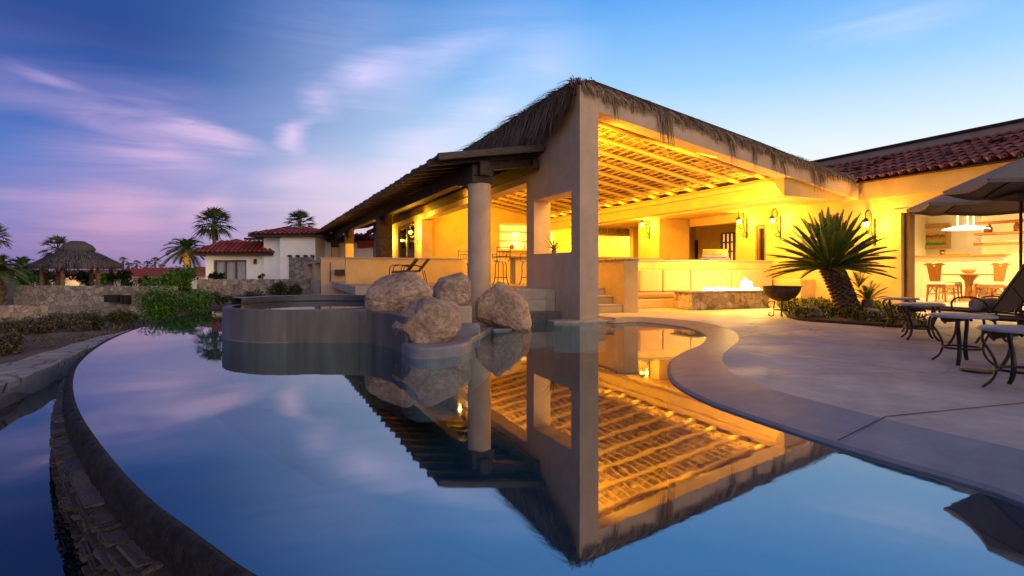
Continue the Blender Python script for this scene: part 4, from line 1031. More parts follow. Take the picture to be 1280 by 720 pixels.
# ------------------------------------------------------------------ fire pit and fire bowl
fp = thing('fire_pit', 'long rectangular stone-clad fire pit with gas flames in front of the bench', 'fire pit', (10.6,11.5,.1))
FX0, FX1, FY0, FY1 = 9.42, 11.95, 11.19, 11.90
MB().box(FX0,FX1,FY0,FY1,.10,.525).build('stone_base', M['firestone'], fp, bevel=.015)
mb = MB(); a, b = FX0-.06, FX1+.06; c_, d_ = FY0-.06, FY1+.06
mb.box(a,b,c_,FY0+.2,.527,.575); mb.box(a,b,FY1-.2,d_,.527,.575); mb.box(a,FX0+.3,FY0+.2,FY1-.2,.527,.575); mb.box(FX1-.3,b,FY0+.2,FY1-.2,.527,.575)
mb.build('top_slab', M['tabletop'], fp, bevel=.012)
MB().box(FX0+.3,FX1-.3,FY0+.2,FY1-.2,.527,.535).build('burner_bed', M['iron'], fp)
mb = MB(); rf_ = random.Random(2)
xa, xb = PY(884,0,11.5).x, PY(948,0,11.5).x
def tongue(x, y, h, r):
    ph = rf_.uniform(0,6); prof = [(r*.6,0),(r,.15),(r*.95,.35),(r*.6,.62),(r*.28,.85),(.004,1)]
    n = 10; vs = []; prof = [(r*.6,0),(r*1.1,.2),(r*1.15,.45),(r*.95,.7),(r*.5,.92),(.004,1)]
    for i,(rr,t) in enumerate(prof):
        ox = .25*h*t*t*math.sin(ph); oy = .2*h*t*t*math.cos(ph)
        for j in range(n):
            q = rr*(1+.25*math.sin(3*2*PI*j/n+ph+3*t)); vs.append((x+ox+q*math.cos(2*PI*j/n), y+oy+q*math.sin(2*PI*j/n), .54+h*t))
    mb.add(vs, [(i*n+j,i*n+(j+1)%n,(i+1)*n+(j+1)%n,(i+1)*n+j) for i in range(len(prof)-1) for j in range(n)], True)
x = xa
while x < xb: tongue(x, 11.55+rf_.uniform(-.05,.05), rf_.uniform(.05,.12), rf_.uniform(.035,.065)); x += .05
for k in range(16): 
    xc = PY(935,0,11.5).x
    tongue(xc+rf_.gauss(0,.10), 11.55+rf_.uniform(-.07,.07), rf_.uniform(.16,.36), rf_.uniform(.045,.075))
mb.build('flame', M['flame'], fp)
fc = PD(977,397,12.0)
fb = thing('fire_bowl', 'dark hemispherical iron bowl on a scrolled stand between fire pit and cycad', 'fire bowl', (fc.x,fc.y,DECKZ))
BR = .37; prof = [(.001,.0)]+[(BR*math.sin(PI/2*k/12), .31*(1-math.cos(PI/2*k/12))) for k in range(1,13)]
MB().lathe([(r_,z+.33) for r_,z in prof]+[(BR+.025,.645),(BR+.025,.655),(BR-.01,.655)]+[(r_*.95,z+.345) for r_,z in prof[::-1]], (0,0,0), 36).build('bowl', M['bowl'], fb, local=True)
for k in range(4):
    a = PI/4+PI/2*k; ca, sa = math.cos(a), math.sin(a)
    pts = [(.13,.335),(.15,.22),(.15,.10),(.16,.03),(.20,.012),(.245,.03),(.245,.075),(.205,.085)]
    mb = MB(); mb.tube([(r_*ca,r_*sa,z) for r_,z in smooth(pts,4)], .011, 6)
    pts = [(.12,.30),(.19,.33),(.265,.29),(.275,.22),(.225,.20),(.215,.245)]
    mb.tube([(r_*ca,r_*sa,z) for r_,z in smooth(pts,4)], .009, 6)
    mb.build('leg', M['iron'], fb, local=True)
MB().tube([(.15*math.cos(2*PI*k/24),.15*math.sin(2*PI*k/24),.15) for k in range(24)], .009, 6, closed=True).build('ring', M['iron'], fb, local=True)

# ------------------------------------------------------------------ cycad, bed
bed_pts = px2([(984,397),(1002,401),(1040,404),(1085,407),(1130,410),(1165,409)], DECKZ)
bed_out = smooth(bed_pts, 4) + [(14.49, WY(1127)+.4),(14.49,11.85),(13.0,11.9)]
mb = MB(); mb.prism(bed_out, .05, DECKZ+.05); struct(mb.build('planting_bed', M['bedsoil'], recentre=False))
rd = random.Random(31); mb = MB(); cnt = 0
xs_ = [p[0] for p in bed_out]; ys_ = [p[1] for p in bed_out]
while cnt < 620:
    x = rd.uniform(min(xs_),max(xs_)); y = rd.uniform(min(ys_),max(ys_))
    if not inside((x,y), bed_out): continue
    cnt += 1; h = rd.uniform(.07,.17)
    for k in range(13):
        a = rd.uniform(0,2*PI); e = rd.uniform(.15,1.3)
        mb.blade((x+rd.uniform(-.03,.03),y+rd.uniform(-.03,.03),DECKZ+.05+rd.uniform(0,h)), (math.cos(a)*math.cos(e),math.sin(a)*math.cos(e),math.sin(e)), (-math.sin(a),math.cos(a),rd.uniform(-.3,.3)), rd.uniform(.05,.11), .035, .3, 2, .3)
tag(struct(mb.build('ground_cover', M['cover'], recentre=False), 'stuff'), 'low leafy ground cover filling the bed under the cycad', 'ground cover')
for (px_, py_, s_, lb) in ((1019,386,.14,'small grey rock half buried in the bed left of the cycad trunk'),(1090,388,.17,'grey rock in the bed between cycad and house door'),(1104,391,.11,'smaller grey rock in the bed nearest the house door')):
    p = PZ(px_,py_+12,DECKZ); o = boulder(lb, (p.x,p.y,DECKZ+.12), s_,s_*.8,s_*.7,.4,int(px_)%17); o.name = 'bed_rock'; o['category'] = 'rock'; o['group'] = 'rocks in the planting bed'; o.data.materials[0] = M['rock']
def frond(mb, p0, az, el, length, droop, lw, npair, lseg=1, vee=.6, rw=.012, wl_=0):
    """feather leaf: arching rachis with paired leaflets"""
    d = Vector((math.cos(az)*math.cos(el), math.sin(az)*math.cos(el), math.sin(el))); p0 = Vector(p0); pts = []
    side = Vector((-math.sin(az), math.cos(az), 0))
    for k in range(13):
        t = k/12; pts.append(p0 + d*(length*t) + Vector((0,0,-droop*length*t*t)))
    mb.tube(pts, [rw*(1-.8*k/12) for k in range(13)], 4)
    for k in range(npair):
        t = .12+.88*(k+.5)/npair; f = t*12; i = min(int(f),11); q = pts[i].lerp(pts[i+1], f-i); tg = (pts[i+1]-pts[i]).normalized(); nr = side.cross(tg).normalized()*(-1)
        if nr.z < 0: nr = -nr
        ll = lw*math.sin(PI*min(.97,(.12+.85*t)))**.7
        for s_ in (-1,1):
            dd_ = (side*s_*(1-.35*t) + tg*(.55+.5*t) + nr*vee*.55).normalized()
            mb.blade(q, dd_, tg.cross(dd_).cross(dd_), ll*random.uniform(.9,1.08), wl_ if wl_ else max(.011,length*.012), .12, lseg, .15)
cy_ = PD(1063,394,12.55)
cyc = thing('cycad', 'spreading green cycad with leaning scaly trunk in the bed by the house', 'cycad', (cy_.x,cy_.y,DECKZ))
b0 = Vector((cy_.x,cy_.y,DECKZ)); t0 = PD(1038,334,12.4); mb = MB()
pts = [b0.lerp(t0,k/16)+Vector((0,0,.06*math.sin(PI*k/16))) for k in range(17)]; rad = [.215-.03*math.sin(PI*k/16)-.02*k/16 for k in range(17)]
mb.tube(pts, rad, 18)
ax = (t0-b0).normalized(); sx = ax.cross(Vector((0,1,0))).normalized(); sy = ax.cross(sx)
for k in range(250):                         # old leaf bases in a spiral
    t = k/250; a = k*2.39996; c = pts[int(t*16)].lerp(pts[min(int(t*16)+1,16)], t*16-int(t*16)); r_ = .19
    nrm_ = sx*math.cos(a)+sy*math.sin(a); mb.bar(c+nrm_*(r_-.04), c+nrm_*(r_+.055)+ax*.05, .075,.05,ax,.04,.025)
mb.build('trunk', M['trunk'], cyc)
rd = random.Random(17); random.seed(5); mb = MB(); top = t0+Vector((0,0,.08))
for k in range(118):
    a = k*2.39996; f = (k/117); el_ = R(86-84*f**1.0)+rd.uniform(-.08,.08)
    frond(mb, top+Vector((math.cos(a)*.09,math.sin(a)*.09,-.12*f)), a, el_, rd.uniform(1.08,1.30), .08+.10*f+rd.uniform(-.06,.08), .15, 44, 1, 1.1, .015, .024)
mb.build('crown', M['leaf'], cyc)
sk = PD(1085,388,12.3); suck = thing('cycad_offset', 'small young cycad growing against the right of the big leaning trunk', 'cycad', (sk.x,sk.y,DECKZ))
mb = MB(); mb.tube([(sk.x,sk.y,DECKZ),(sk.x-.02,sk.y,DECKZ+.35)], [.13,.11], 12); mb.build('trunk', M['trunk'], suck)
mb = MB()
for k in range(20): frond(mb, (sk.x,sk.y,DECKZ+.33), k*2.4, R(75-55*k/20), rd.uniform(.4,.6), .2, .11, 22, 1, .8, .007)
for k in range(9): frond(mb, (sk.x-.22,sk.y+.05,DECKZ+.62), k*2.4, R(80-45*k/9), rd.uniform(.4,.6), .2, .10, 18, 1, .8, .007)
mb.build('crown', M['leaf'], suck)

# ------------------------------------------------------------------ round side tables
def make_table(label, loc, rz):
    t = thing('side_table', label, 'table', loc, rz, 'round side tables on the deck'); H = .52
    MB().lathe([(.001,H),(.272,H),(.29,H-.006),(.298,H-.018),(.29,H-.03),(.26,H-.032),(.001,H-.032)], (0,0,0), 48).build('table_top', M['tabletop'], t, local=True)
    pr = smooth([(.20,H-.034),(.262,H-.06),(.262,H-.13),(.215,.31),(.175,.21),(.178,.13),(.21,.06),(.265,.008)],5)
    for k in range(4):
        a = PI/4+PI/2*k; mb = MB(); mb.tube([(r_*math.cos(a),r_*math.sin(a),z) for r_,z in pr], .021, 8, flat=(1.0,.55)); mb.build('leg', M['iron'], t, local=True)
    mb = MB(); mb.tube([(.172*math.cos(2*PI*k/32),.172*math.sin(2*PI*k/32),.165) for k in range(32)], .012, 6, closed=True); mb.build('ring', M['iron'], t, local=True)
    return t
tpos = [(1124,9.75,'round stone-topped side table farthest away, beside the planting bed'),(1150,8.15,'round side table second from the planting bed'),(1203,6.1,'round side table with a warm-lit top, second nearest the pool'),(1278,4.72,'nearest and largest-looking round side table at the deck edge')]
tproto = None
for i,(p,d,lb) in enumerate(tpos):
    c = PD(p,0,d); 
    if i == 0: tproto = make_table(lb, (c.x,c.y,DECKZ), R(20))
    else: copy_tree(tproto, (c.x,c.y,DECKZ), R(20+23*i), lb)

# ------------------------------------------------------------------ sun loungers with rolled towels
def make_lounger(label, loc, rz):            # foot at local x = 0, head towards +x
    t = thing('sun_lounger', label, 'sun lounger', loc, rz, 'brown sling loungers on the deck'); W = .31; S = .40
    mb = MB()
    for s_ in (-1,1):
        mb.tube(smooth3([(0,s_*W,S-.10),(-.05,s_*W,S-.05),(-.04,s_*W,S-.005),(.05,s_*W,S),(.6,s_*W,S-.01),(1.25,s_*W,S)],5), .017, 6)
        mb.tube([(1.25,s_*W,S),(1.76,s_*W,S+.84)], .017, 6)
        mb.tube([(1.52,s_*W,S+.35),(1.75,s_*W,S-.02)], .011, 6); mb.tube([(1.25,s_*W,S),(1.95,s_*W,S-.02)], .014, 6)
    for x in (.05,1.22): mb.tube([(x,-W,S-.01),(x,W,S-.01)], .014, 6)
    mb.tube([(1.76,-W,S+.84),(1.76,W,S+.84)], .014, 6); mb.build('frame', M['iron'], t, local=True)
    mb = MB(); rows = []
    for k in range(15):
        x = -.03+1.27*k/14; z = S+.012-.02*math.sin(PI*k/14); rows.append([(x,-W+.01,z),(x,0,z-.02),(x,W-.01,z)])
    mb.grid(rows); rows = [[(p[0],p[1],p[2]-.02) for p in r_] for r_ in rows]; mb.grid(rows)
    rows = [[(-.03-.03*math.sin(PI*k/6),y,S+.012-.11*k/6) for y in (-W+.01,W-.01)] for k in range(7)]; mb.grid(rows)
    mb.build('seat', M['sling'], t, local=True)
    mb = MB(); n_ = Vector((-.855,0,.52)).normalized()
    vs = []
    for q in (0,.03):
        for x, z in ((1.25,S+.01),(1.76,S+.85)):
            for y in (-W+.01,W-.01): vs.append(Vector((x,y,z))+n_*q)
    mb.add(vs, [(0,1,3,2),(4,6,7,5),(0,4,5,1),(2,3,7,6),(0,2,6,4),(1,5,7,3)]); mb.build('backrest', M['sling'], t, local=True)
    for s_ in (-1,1):
        MB().tube(smooth3([(.78,s_*(W+.03),S-.02),(.76,s_*(W+.03),S+.11),(.84,s_*(W+.03),S+.185),(1.0,s_*(W+.03),S+.20),(1.16,s_*(W+.03),S+.16),(1.24,s_*(W+.03),S+.04)],5), .014, 6, flat=(1.5,.8)).build('armrest', M['iron'], t, local=True)
        MB().tube(smooth3([(.12,s_*W,S),(.13,s_*(W+.02),.26),(.10,s_*(W+.02),.13),(.03,s_*(W+.03),.0)],5), .016, 6).build('leg', M['iron'], t, local=True)
        MB().tube(smooth3([(1.32,s_*W,S),(1.31,s_*(W+.02),.26),(1.36,s_*(W+.02),.13),(1.45,s_*(W+.03),.0)],5), .016, 6).build('leg', M['iron'], t, local=True)
    return t
def smooth3(pts, n=5):
    out = []
    for i in range(len(pts)-1):
        p0,p1,p2,p3 = pts[max(i-1,0)],pts[i],pts[i+1],pts[min(i+2,len(pts)-1)]
        for k in range(n):
            t = k/n; out.append(tuple(.5*((2*p1[j])+(-p0[j]+p2[j])*t+(2*p0[j]-5*p1[j]+4*p2[j]-p3[j])*t*t+(-p0[j]+3*p1[j]-3*p2[j]+p3[j])*t**3) for j in range(3)))
    out.append(tuple(pts[-1])); return out
def make_towel(label, loc, rz):
    mb = MB(); pr = []; n = 40
    for k in range(n+1):
        a = 2*PI*2.6*k/n; r_ = .035+.062*k/n; pr.append((r_*math.cos(a), r_*math.sin(a)+.1))
    rows = [[(x,y,z) for x,z in pr] for y in (-.24,-.23,0,.23,.24)]; mb.grid(rows)
    mb.cyl((0,-.235,.1),(0,.235,.1),.092,.092,20)
    o = mb.build('rolled_towel', M['towel'], None); o.location = loc; o.rotation_euler = (0,0,rz)
    return tag(o, label, 'towel', 'rolled towels on the loungers')
lp = [(1142,9.3,'brown sling lounger farthest from the pool edge, its raised back beside the parasol pole','rolled beige towel on the farthest lounger, below the raised back'),
      (1199,7.6,'brown sling lounger in the middle, partly hidden by the round tables','rolled beige towel on the middle lounger'),
      (1262,5.8,'nearest brown sling lounger, only its foot end showing behind the nearest round table','rolled beige towel on the nearest lounger')]
lproto = None
for i,(p,d,lb,lt) in enumerate(lp):
    c = PD(p,0,d); rz_ = R(-90+3*i)
    if i == 0: lproto = make_lounger(lb, (c.x,c.y,DECKZ), rz_)
    else: copy_tree(lproto, (c.x,c.y,DECKZ), rz_, lb)
    make_towel(lt, (c.x+1.02*math.cos(rz_), c.y+1.02*math.sin(rz_), DECKZ+.415-.02), rz_)

# ------------------------------------------------------------------ parasols
def make_parasol(label, loc, rz, rad=1.5, zr=2.16, za=2.78):
    t = thing('parasol', label, 'parasol', loc, rz, 'taupe parasols over the loungers'); zr -= loc[2]; za -= loc[2]
    MB().cyl((0,0,.0),(0,0,za+.04),.021,.021,14).build('pole', M['bowl'], t, local=True)
    MB().lathe([(.001,.0),(.27,.0),(.28,.03),(.26,.07),(.05,.10),(.045,.30),(.03,.31)], (0,0,0), 28).build('base', M['iron'], t, local=True)
    vs = [(0,0,za)]; n = 8; seg = 5; mb = MB()
    def rimpt(k, f, drop=0):
        a = 2*PI*k/n; r_ = rad*f; return Vector((r_*math.cos(a), r_*math.sin(a), za-(za-zr)*f**1.12-drop))
    for k in range(n):
        rows = []
        for i in range(seg+1):
            f = .06+.94*i/seg; a, b = rimpt(k,f), rimpt(k+1,f); row = []
            for j in range(5):
                u = j/4; q = a.lerp(b,u); q.z -= .045*math.sin(PI*u)*f; q = Vector((q.x*(1-.035*math.sin(PI*u)*f), q.y*(1-.035*math.sin(PI*u)*f), q.z)); row.append(q)
            rows.append(row)
        mb.grid(rows, smooth=False)
        e = rows[-1]; mb.grid([e,[Vector((q.x,q.y,q.z-.05)) for q in e]], smooth=False)
    mb.build('canopy', M['canopy'], t, local=True)
    mb = MB()
    for k in range(n):
        def vp(kk, f): 
            a = 2*PI*kk/n; return Vector((rad*.26*f*math.cos(a), rad*.26*f*math.sin(a), za+.075-(.16)*f))
        mb.add([(0,0,za+.075), vp(k,1), vp(k+1,1)], [(0,1,2)])
    mb.build('vent_cap', M['canopy'], t, local=True)
    MB().lathe([(.001,za+.18),(.02,za+.16),(.03,za+.12),(.015,za+.07)], (0,0,0), 12).build('finial', M['iron'], t, local=True)
    for k in range(n):
        a, b = rimpt(k,.03,.02), rimpt(k,1.01,.012); mb = MB(); mb.tube([rimpt(k,f,.014) for f in (.03,.25,.5,.75,1.005)], .010, 5)
        mb.tube([(0.03*math.cos(2*PI*k/n),.03*math.sin(2*PI*k/n),zr+.02), rimpt(k,.5,.02)], .008, 5); mb.build('rib', M['greywood'], t, local=True)
    return t
ca = PD(1276,0,9.0); cb = PD(1378,0,6.75)
def rim_rot(c, tip): return math.atan2(tip.y-c.y, tip.x-c.x)
pa = make_parasol('open taupe parasol whose pole stands among the loungers before the dining room', (ca.x,ca.y,DECKZ), rim_rot(ca, PD(1163,250,8.94)))
copy_tree(pa, (cb.x,cb.y,DECKZ), rim_rot(cb, PD(1222,225,6.57)), 'nearer open taupe parasol cut off by the right edge of the view')

# ------------------------------------------------------------------ bar stools, terrace chairs, dining set
def make_stool(label, loc, rz):
    t = thing('bar_stool', label, 'bar stool', loc, rz, 'iron bar stools at the pavilion counter'); S = .66
    MB().lathe([(.001,S+.05),(.17,S+.05),(.20,S+.03),(.20,S),(.001,S)], (0,0,0), 24).build('seat', M['offwhite'], t, local=True)
    for k in range(4):
        a = PI/4+PI/2*k; pr = smooth([(.12,S),(.17,S-.1),(.17,.35),(.20,.12),(.26,0)],4)
        MB().tube([(r_*math.cos(a),r_*math.sin(a),z) for r_,z in pr], .013, 6).build('leg', M['iron'], t, local=True)
    MB().tube([(.185*math.cos(2*PI*k/24),.185*math.sin(2*PI*k/24),.22) for k in range(24)], .010, 6, closed=True).build('ring', M['iron'], t, local=True)
    mb = MB(); w = .20
    for s_ in (-1,1): mb.tube(smooth3([(-.15,s_*.15,S),(-.2,s_*w,S+.12),(-.23,s_*w,S+.40),(-.26,s_*w*1.05,S+.43)],4), .011, 6)
    for z in (S+.14,S+.28,S+.40): mb.tube([(-.215-.06*(z-S-.12),-w,z),(-.225-.06*(z-S-.12),0,z+.012),(-.215-.06*(z-S-.12),w,z)], .011, 6)
    for y in (-.1,0,.1): mb.tube(smooth3([(-.22,y,S+.14),(-.225,y+.03,S+.2),(-.235,y,S+.28)],3), .007, 5)
    for s_ in (-1,1): mb.tube(smooth3([(-.2,s_*w,S+.2),(.0,s_*.23,S+.22),(.1,s_*.22,S+.2),(.11,s_*.19,S+.05)],4), .010, 6)
    mb.build('backrest', M['iron'], t, local=True)
    return t
s1 = PD(626,0,16.2); s0 = make_stool('black iron bar stool in full view between round column and tall wall', (s1.x,s1.y,FL), PI/2)
s2_ = PD(660,0,16.1); copy_tree(s0, (s2_.x,s2_.y,FL), R(115), 'black iron bar stool half hidden by the edge of the tall wall')
s3_ = PD(577,0,19.6); copy_tree(s0, (s3_.x+.1,s3_.y,FL), R(70), 'black iron bar stool half hidden left of the round column')
def make_patio_chair(label, loc, rz):
    t = thing('patio_chair', label, 'chair', loc, rz, 'dark reclining chairs on the terrace'); mb = MB()
    MB().bar((.05,0,.36),(.5,0,.40),.44,.06).build('seat', M['sling'], t, local=True)
    MB().bar((.5,0,.40),(.78,0,.76),.44,.05).build('backrest', M['sling'], t, local=True)
    for s_ in (-1,1):
        m2 = MB(); m2.tube(smooth3([(.02,s_*.27,0),(.0,s_*.27,.35),(.05,s_*.27,.54),(.3,s_*.27,.58),(.56,s_*.27,.52)],4), .014, 6); m2.tube([(.62,s_*.25,.42),(.72,s_*.27,0)], .014, 6); m2.build('leg', M['iron'], t, local=True)
    return t
q = PD(489,0,17.2); ch = make_patio_chair('dark reclining chair on the terrace behind the pale boulder, nearer the villa', (q.x,q.y,FL), R(-22))
q = PD(503,0,17.0); copy_tree(ch, (q.x,q.y,FL), R(-20), 'dark reclining chair on the terrace behind the pale boulder, nearer the column')
tp = PD(509,0,20.5); pp = thing('terrace_plant', 'slender potted plant on the terrace in front of the glazed door', 'plant', (tp.x,tp.y,FL))
MB().lathe([(.001,0),(.18,0),(.25,.5),(.22,.52),(.001,.5)], (0,0,0), 18).build('pot', M['ceramic'], pp, local=True)
mb = MB(); rd = random.Random(9)
for k in range(22):
    a = rd.uniform(0,2*PI); e = rd.uniform(.6,1.4); mb.blade((0,0,.5), (math.cos(a)*math.cos(e),math.sin(a)*math.cos(e),math.sin(e)), (-math.sin(a),math.cos(a),0), rd.uniform(.7,1.15), .06, .35, 5, .1)
mb.build('foliage', M['olive'], pp, local=True)

dt = PD(1211,0,15.6); DZ = .25
tbl = thing('dining_table', 'orange timber dining table on two pedestals inside the house', 'table', (dt.x,dt.y,DZ), R(-60))
MB().lathe([(.001,.74),(.62,.74),(.64,.72),(.62,.70),(.001,.70)], (0,0,0), 36).build('table_top', M['wood'], tbl, local=True)
for y in (-.22,.22): MB().lathe([(.20,0),(.20,.04),(.09,.08),(.075,.4),(.10,.55),(.20,.68),(.20,.70)], (0,y,0), 16).build('pedestal', M['wood'], tbl, local=True)
bw = MB(); bw.lathe([(.05,0),(.10,.01),(.17,.08),(.22,.16),(.21,.16),(.12,.05),(.001,.04)], (dt.x,dt.y,DZ+.742), 24); tag(bw.build('glass_bowl', M['cream']), 'pale bowl in the middle of the dining table', 'bowl')
def make_dchair(label, loc, rz):
    t = thing('dining_chair', label, 'dining chair', loc, rz, 'orange timber dining chairs'); S = .44
    MB().box(-.22,.22,-.22,.22,S,S+.06).build('seat_pad', M['offwhite'], t, local=True, bevel=.02)
    MB().box(-.23,.23,-.23,.23,S-.06,S-.002).build('seat_frame', M['wood'], t, local=True)
    mb = MB(); z0, z1 = S+.10, 1.02
    prof = [(-.12,z0),(.12,z0),(.17,z1-.1),(.20,z1),(.06,z1),(.03,z1-.09),(-.03,z1-.09),(-.06,z1),(-.20,z1),(-.17,z1-.1)]
    vs = [(-.235-.10*(z-S)-d,y,z) for d in (0,.03) for y,z in prof]; n = len(prof)
    mb.add(vs, [tuple(range(n)),tuple(range(2*n-1,n-1,-1))]+[(i,n+i,n+(i+1)%n,(i+1)%n) for i in range(n)])
    mb.box(-.32,-.30,-.25,.25,z1-.06,z1-.02); mb.build('backrest', M['wood'], t, local=True)
    for x in (-.2,.2):
        for y in (-.2,.2): MB().bar((x,y,S-.06),(x*1.12,y*1.12,0),.045,.045,(1,0,0),.03,.03).build('leg', M['wood'], t, local=True)
    for y in (-.2,.2):
        mb = MB(); mb.bar((-.2,y,.2),(.2,y,.2),.025,.025); mb.bar((-.2,y,.2),(0,y,S-.07),.02,.02); mb.bar((.2,y,.2),(0,y,S-.07),.02,.02); mb.build('stretcher', M['wood'], t, local=True)
    return t
dl = [(1176,15.0,R(10),'orange dining chair at the left of the table, nearest the door frame'),(1188,15.9,R(-30),'orange dining chair behind the leftmost one, by the half wall'),(1238,14.9,R(150),'orange dining chair at the right of the table, nearest the lounger back'),(1232,16.4,R(-150),'orange dining chair at the far right of the table by the half wall')]
dp = None
for i,(p,d,a,lb) in enumerate(dl):
    c = PD(p,0,d); a = math.atan2(dt.y-c.y, dt.x-c.x)
    if i == 0: dp = make_dchair(lb, (c.x,c.y,DZ), a)
    else: copy_tree(dp, (c.x,c.y,DZ), a, lb)
kt = PD(1246,0,18.6); ktb = thing('high_table', 'timber high table with slatted sides behind the half wall under the shelves', 'table', (kt.x,kt.y,DZ), R(-25))
MB().box(-.7,.7,-.35,.35,1.38,1.43).build('table_top', M['wood'], ktb, local=True)
for x in (-.6,-.3,0,.3,.6): MB().box(x-.03,x+.03,-.3,.3,0,1.378).build('slat_side', M['wood'], ktb, local=True)

gr = PD(894,0,17.6)
gl = thing('barbecue_grill', 'stainless steel grill with sloping hood behind the bench wall', 'grill', (gr.x,gr.y,FL), yaw+R(-20))
MB().box(-.42,.42,-.28,.28,.0,.80).build('cabinet', M['steel'], gl, local=True, bevel=.01)
mb = MB(); pr = [(-.28,.802),(-.28,.88),(-.16,1.06),(.12,1.08),(.28,.95),(.28,.802)]
vs = [(x,y,z) for x in (-.36,.36) for y,z in pr]; n = 6
mb.add(vs, [tuple(range(n)),tuple(range(2*n-1,n-1,-1))]+[(i,n+i,n+(i+1)%n,(i+1)%n) for i in range(n)]); mb.build('hood', M['steel'], gl, local=True, bevel=.015)
MB().cyl((-.28,-.31,.93),(.28,-.31,.93),.012,.012,8).build('handle', M['steel'], gl, local=True)

# ------------------------------------------------------------------ wrought-iron wall lamps
def make_lamp(label, loc, power, light=True, axis=0.0):   # stands out from a wall facing local -x
    t = thing('wall_lamp', label, 'wall lamp', loc, axis, 'wrought iron wall lamps')
    MB().bar((-.014,0,-.48),(-.014,0,.22),.06,.024,(1,0,0)).build('backplate', M['iron'], t, local=True)
    mb = MB(); mb.tube(smooth3([(-.02,0,-.34),(-.12,0,-.2),(-.12,0,.12),(-.16,0,.36),(-.26,0,.44),(-.36,0,.36),(-.36,0,.24)],5), .019, 6)
    mb.tube(smooth3([(-.12,0,.05),(-.22,0,.08),(-.33,0,-.02),(-.32,0,-.14),(-.24,0,-.16),(-.21,0,-.08)],5), .015, 6)
    mb.tube(smooth3([(-.03,0,-.38),(-.14,0,-.44),(-.22,0,-.36),(-.17,0,-.30)],4), .013, 6); mb.build('scroll_arm', M['iron'], t, local=True)
    MB().lathe([(.005,.25),(.04,.22),(.115,.13),(.12,.115),(.02,.12)], (-.36,0,0), 12).build('lamp_cap', M['iron'], t, local=True)
    MB().lathe([(.07,.115),(.065,.04),(.04,-.0),(.001,-.01)], (-.36,0,0), 12).build('lamp_glass', M['lampglass'], t, local=True)
    return t
def wl_at(p, label, power, proto=[None]):
    if proto[0] is None: proto[0] = make_lamp(label, p, power)
    else: copy_tree(proto[0], p, None, label)
    lamp('wall_lamp_light', (p.x-.30,p.y-.22,p.z+.05), power, r=.05)
wl_at(PX(1094,284,14.497), 'black scroll wall lamp on the house between cycad and the wide door', 95)
wl_at(PX(976,279,14.497), 'black scroll wall lamp just left of the cycad leaves', 95)
wl_at(PX(934,280,14.497), 'black scroll wall lamp between the passage opening and the dark door', 95)
p = PX(812,277,13.197); wl_at(Vector((p.x,p.y,min(p.z,2.75))), 'black scroll wall lamp high on the square pier behind the bench', 95)
p = PX(521,296,5.887); wl_at(Vector((5.887,25.2,2.7)), 'black scroll wall lamp right of the glazed terrace door', 300)
wl_at(Vector((5.887,31.5,2.65)), 'black scroll wall lamp left of the glazed terrace door', 300)
# ------------------------------------------------------------------ background: villa, walls, gazebo, palms
def camroot(name, label, cat, px, d, z, group=None):
    p = PD(px, HZ, d); return thing(name, label, cat, (p.x,p.y,z), -TH, group)
def lat(px, d): return d*(px-640)/FPX
def hgt(py, d): return CH + d*(HZ-py)/FPX
class CB(MB):                                # boxes given in the camera-aligned ground frame (lateral, distance, height)
    def build(s, *a, **k):
        s.v = [FW*p.y + RT*p.x + Vector((0,0,p.z)) for p in s.v]; return MB.build(s, *a, **k)
VD = 37.0
vl = camroot('villa', 'white villa with red tiled hip roofs and wide curtained window beyond the garden wall', 'villa', 340, VD, hgt(352,VD))
L_ = lambda p: lat(p, VD)
H_ = lambda p: hgt(p, VD)
zb = H_(356)
def vroof(x0, x1, y0, y1, z0, z1, ins):
    m = CB(); A,B,C,D = (x0,y0,z0),(x1,y0,z0),(x1-ins,y0+ins*1.2,z1),(x0+ins,y0+ins*1.2,z1)
    tiles(m, A,B,C,D, .30,.42,5,.02,rt)
    tiles(m, (x0,y1,z0),(x0,y0,z0),(x0+ins,y0+ins*1.2,z1),(x0+ins,y1-ins*1.2,z1), .30,.42,4,.02,rt)
    tiles(m, (x1,y0,z0),(x1,y1,z0),(x1-ins,y1-ins*1.2,z1),(x1-ins,y0+ins*1.2,z1), .30,.42,4,.02,rt)
    r_ = m.build('roof', M['redtile'], vl)
    m = CB(); m.add([(x0,y0,z0),(x1,y0,z0),(x1,y1,z0),(x0,y1,z0),(x0+ins,y0+ins*1.2,z1),(x1-ins,y0+ins*1.2,z1),(x1-ins,y1-ins*1.2,z1),(x0+ins,y1-ins*1.2,z1)],[(0,3,2,1),(4,5,6,7),(0,1,5,4),(1,2,6,5),(2,3,7,6),(3,0,4,7)])
    m.build('tile_bed', M['tilebed'], r_)
    m = CB(); m.box(x0+.04,x1-.04,y0+.04,y1-.04,z0-.13,z0-.004); m.build('eave_board', M['darkwood'], vl)
wx0, wx1, wz0, wz1 = L_(267), L_(308), H_(349.5), H_(325)
m = CB()
m.box(L_(257),wx0,VD,VD+5,zb,H_(316)); m.box(wx1,L_(332),VD,VD+5,zb,H_(316)); m.box(wx0,wx1,VD,VD+5,wz1,H_(316)); m.box(wx0,wx1,VD,VD+5,zb,wz0); m.box(wx0,wx1,VD+.5,VD+5,wz0,wz1)
m.build('wall', M['white'], vl)
m = CB(); m.box(L_(332)+.003,L_(357),VD-.3,VD+5,zb,H_(295)); m.box(L_(357)+.003,L_(400),VD-.9,VD+5,zb,H_(295)); m.build('wall', M['white'], vl)
m = CB(); m.box(L_(400)+.003,L_(480),VD+1,VD+6,zb,H_(300.5)); m.build('wall', M['white'], vl)
m = CB(); m.box(L_(285),L_(333)-.01,VD+2.5,VD+6,H_(316),H_(297)); m.build('wall', M['white'], vl)
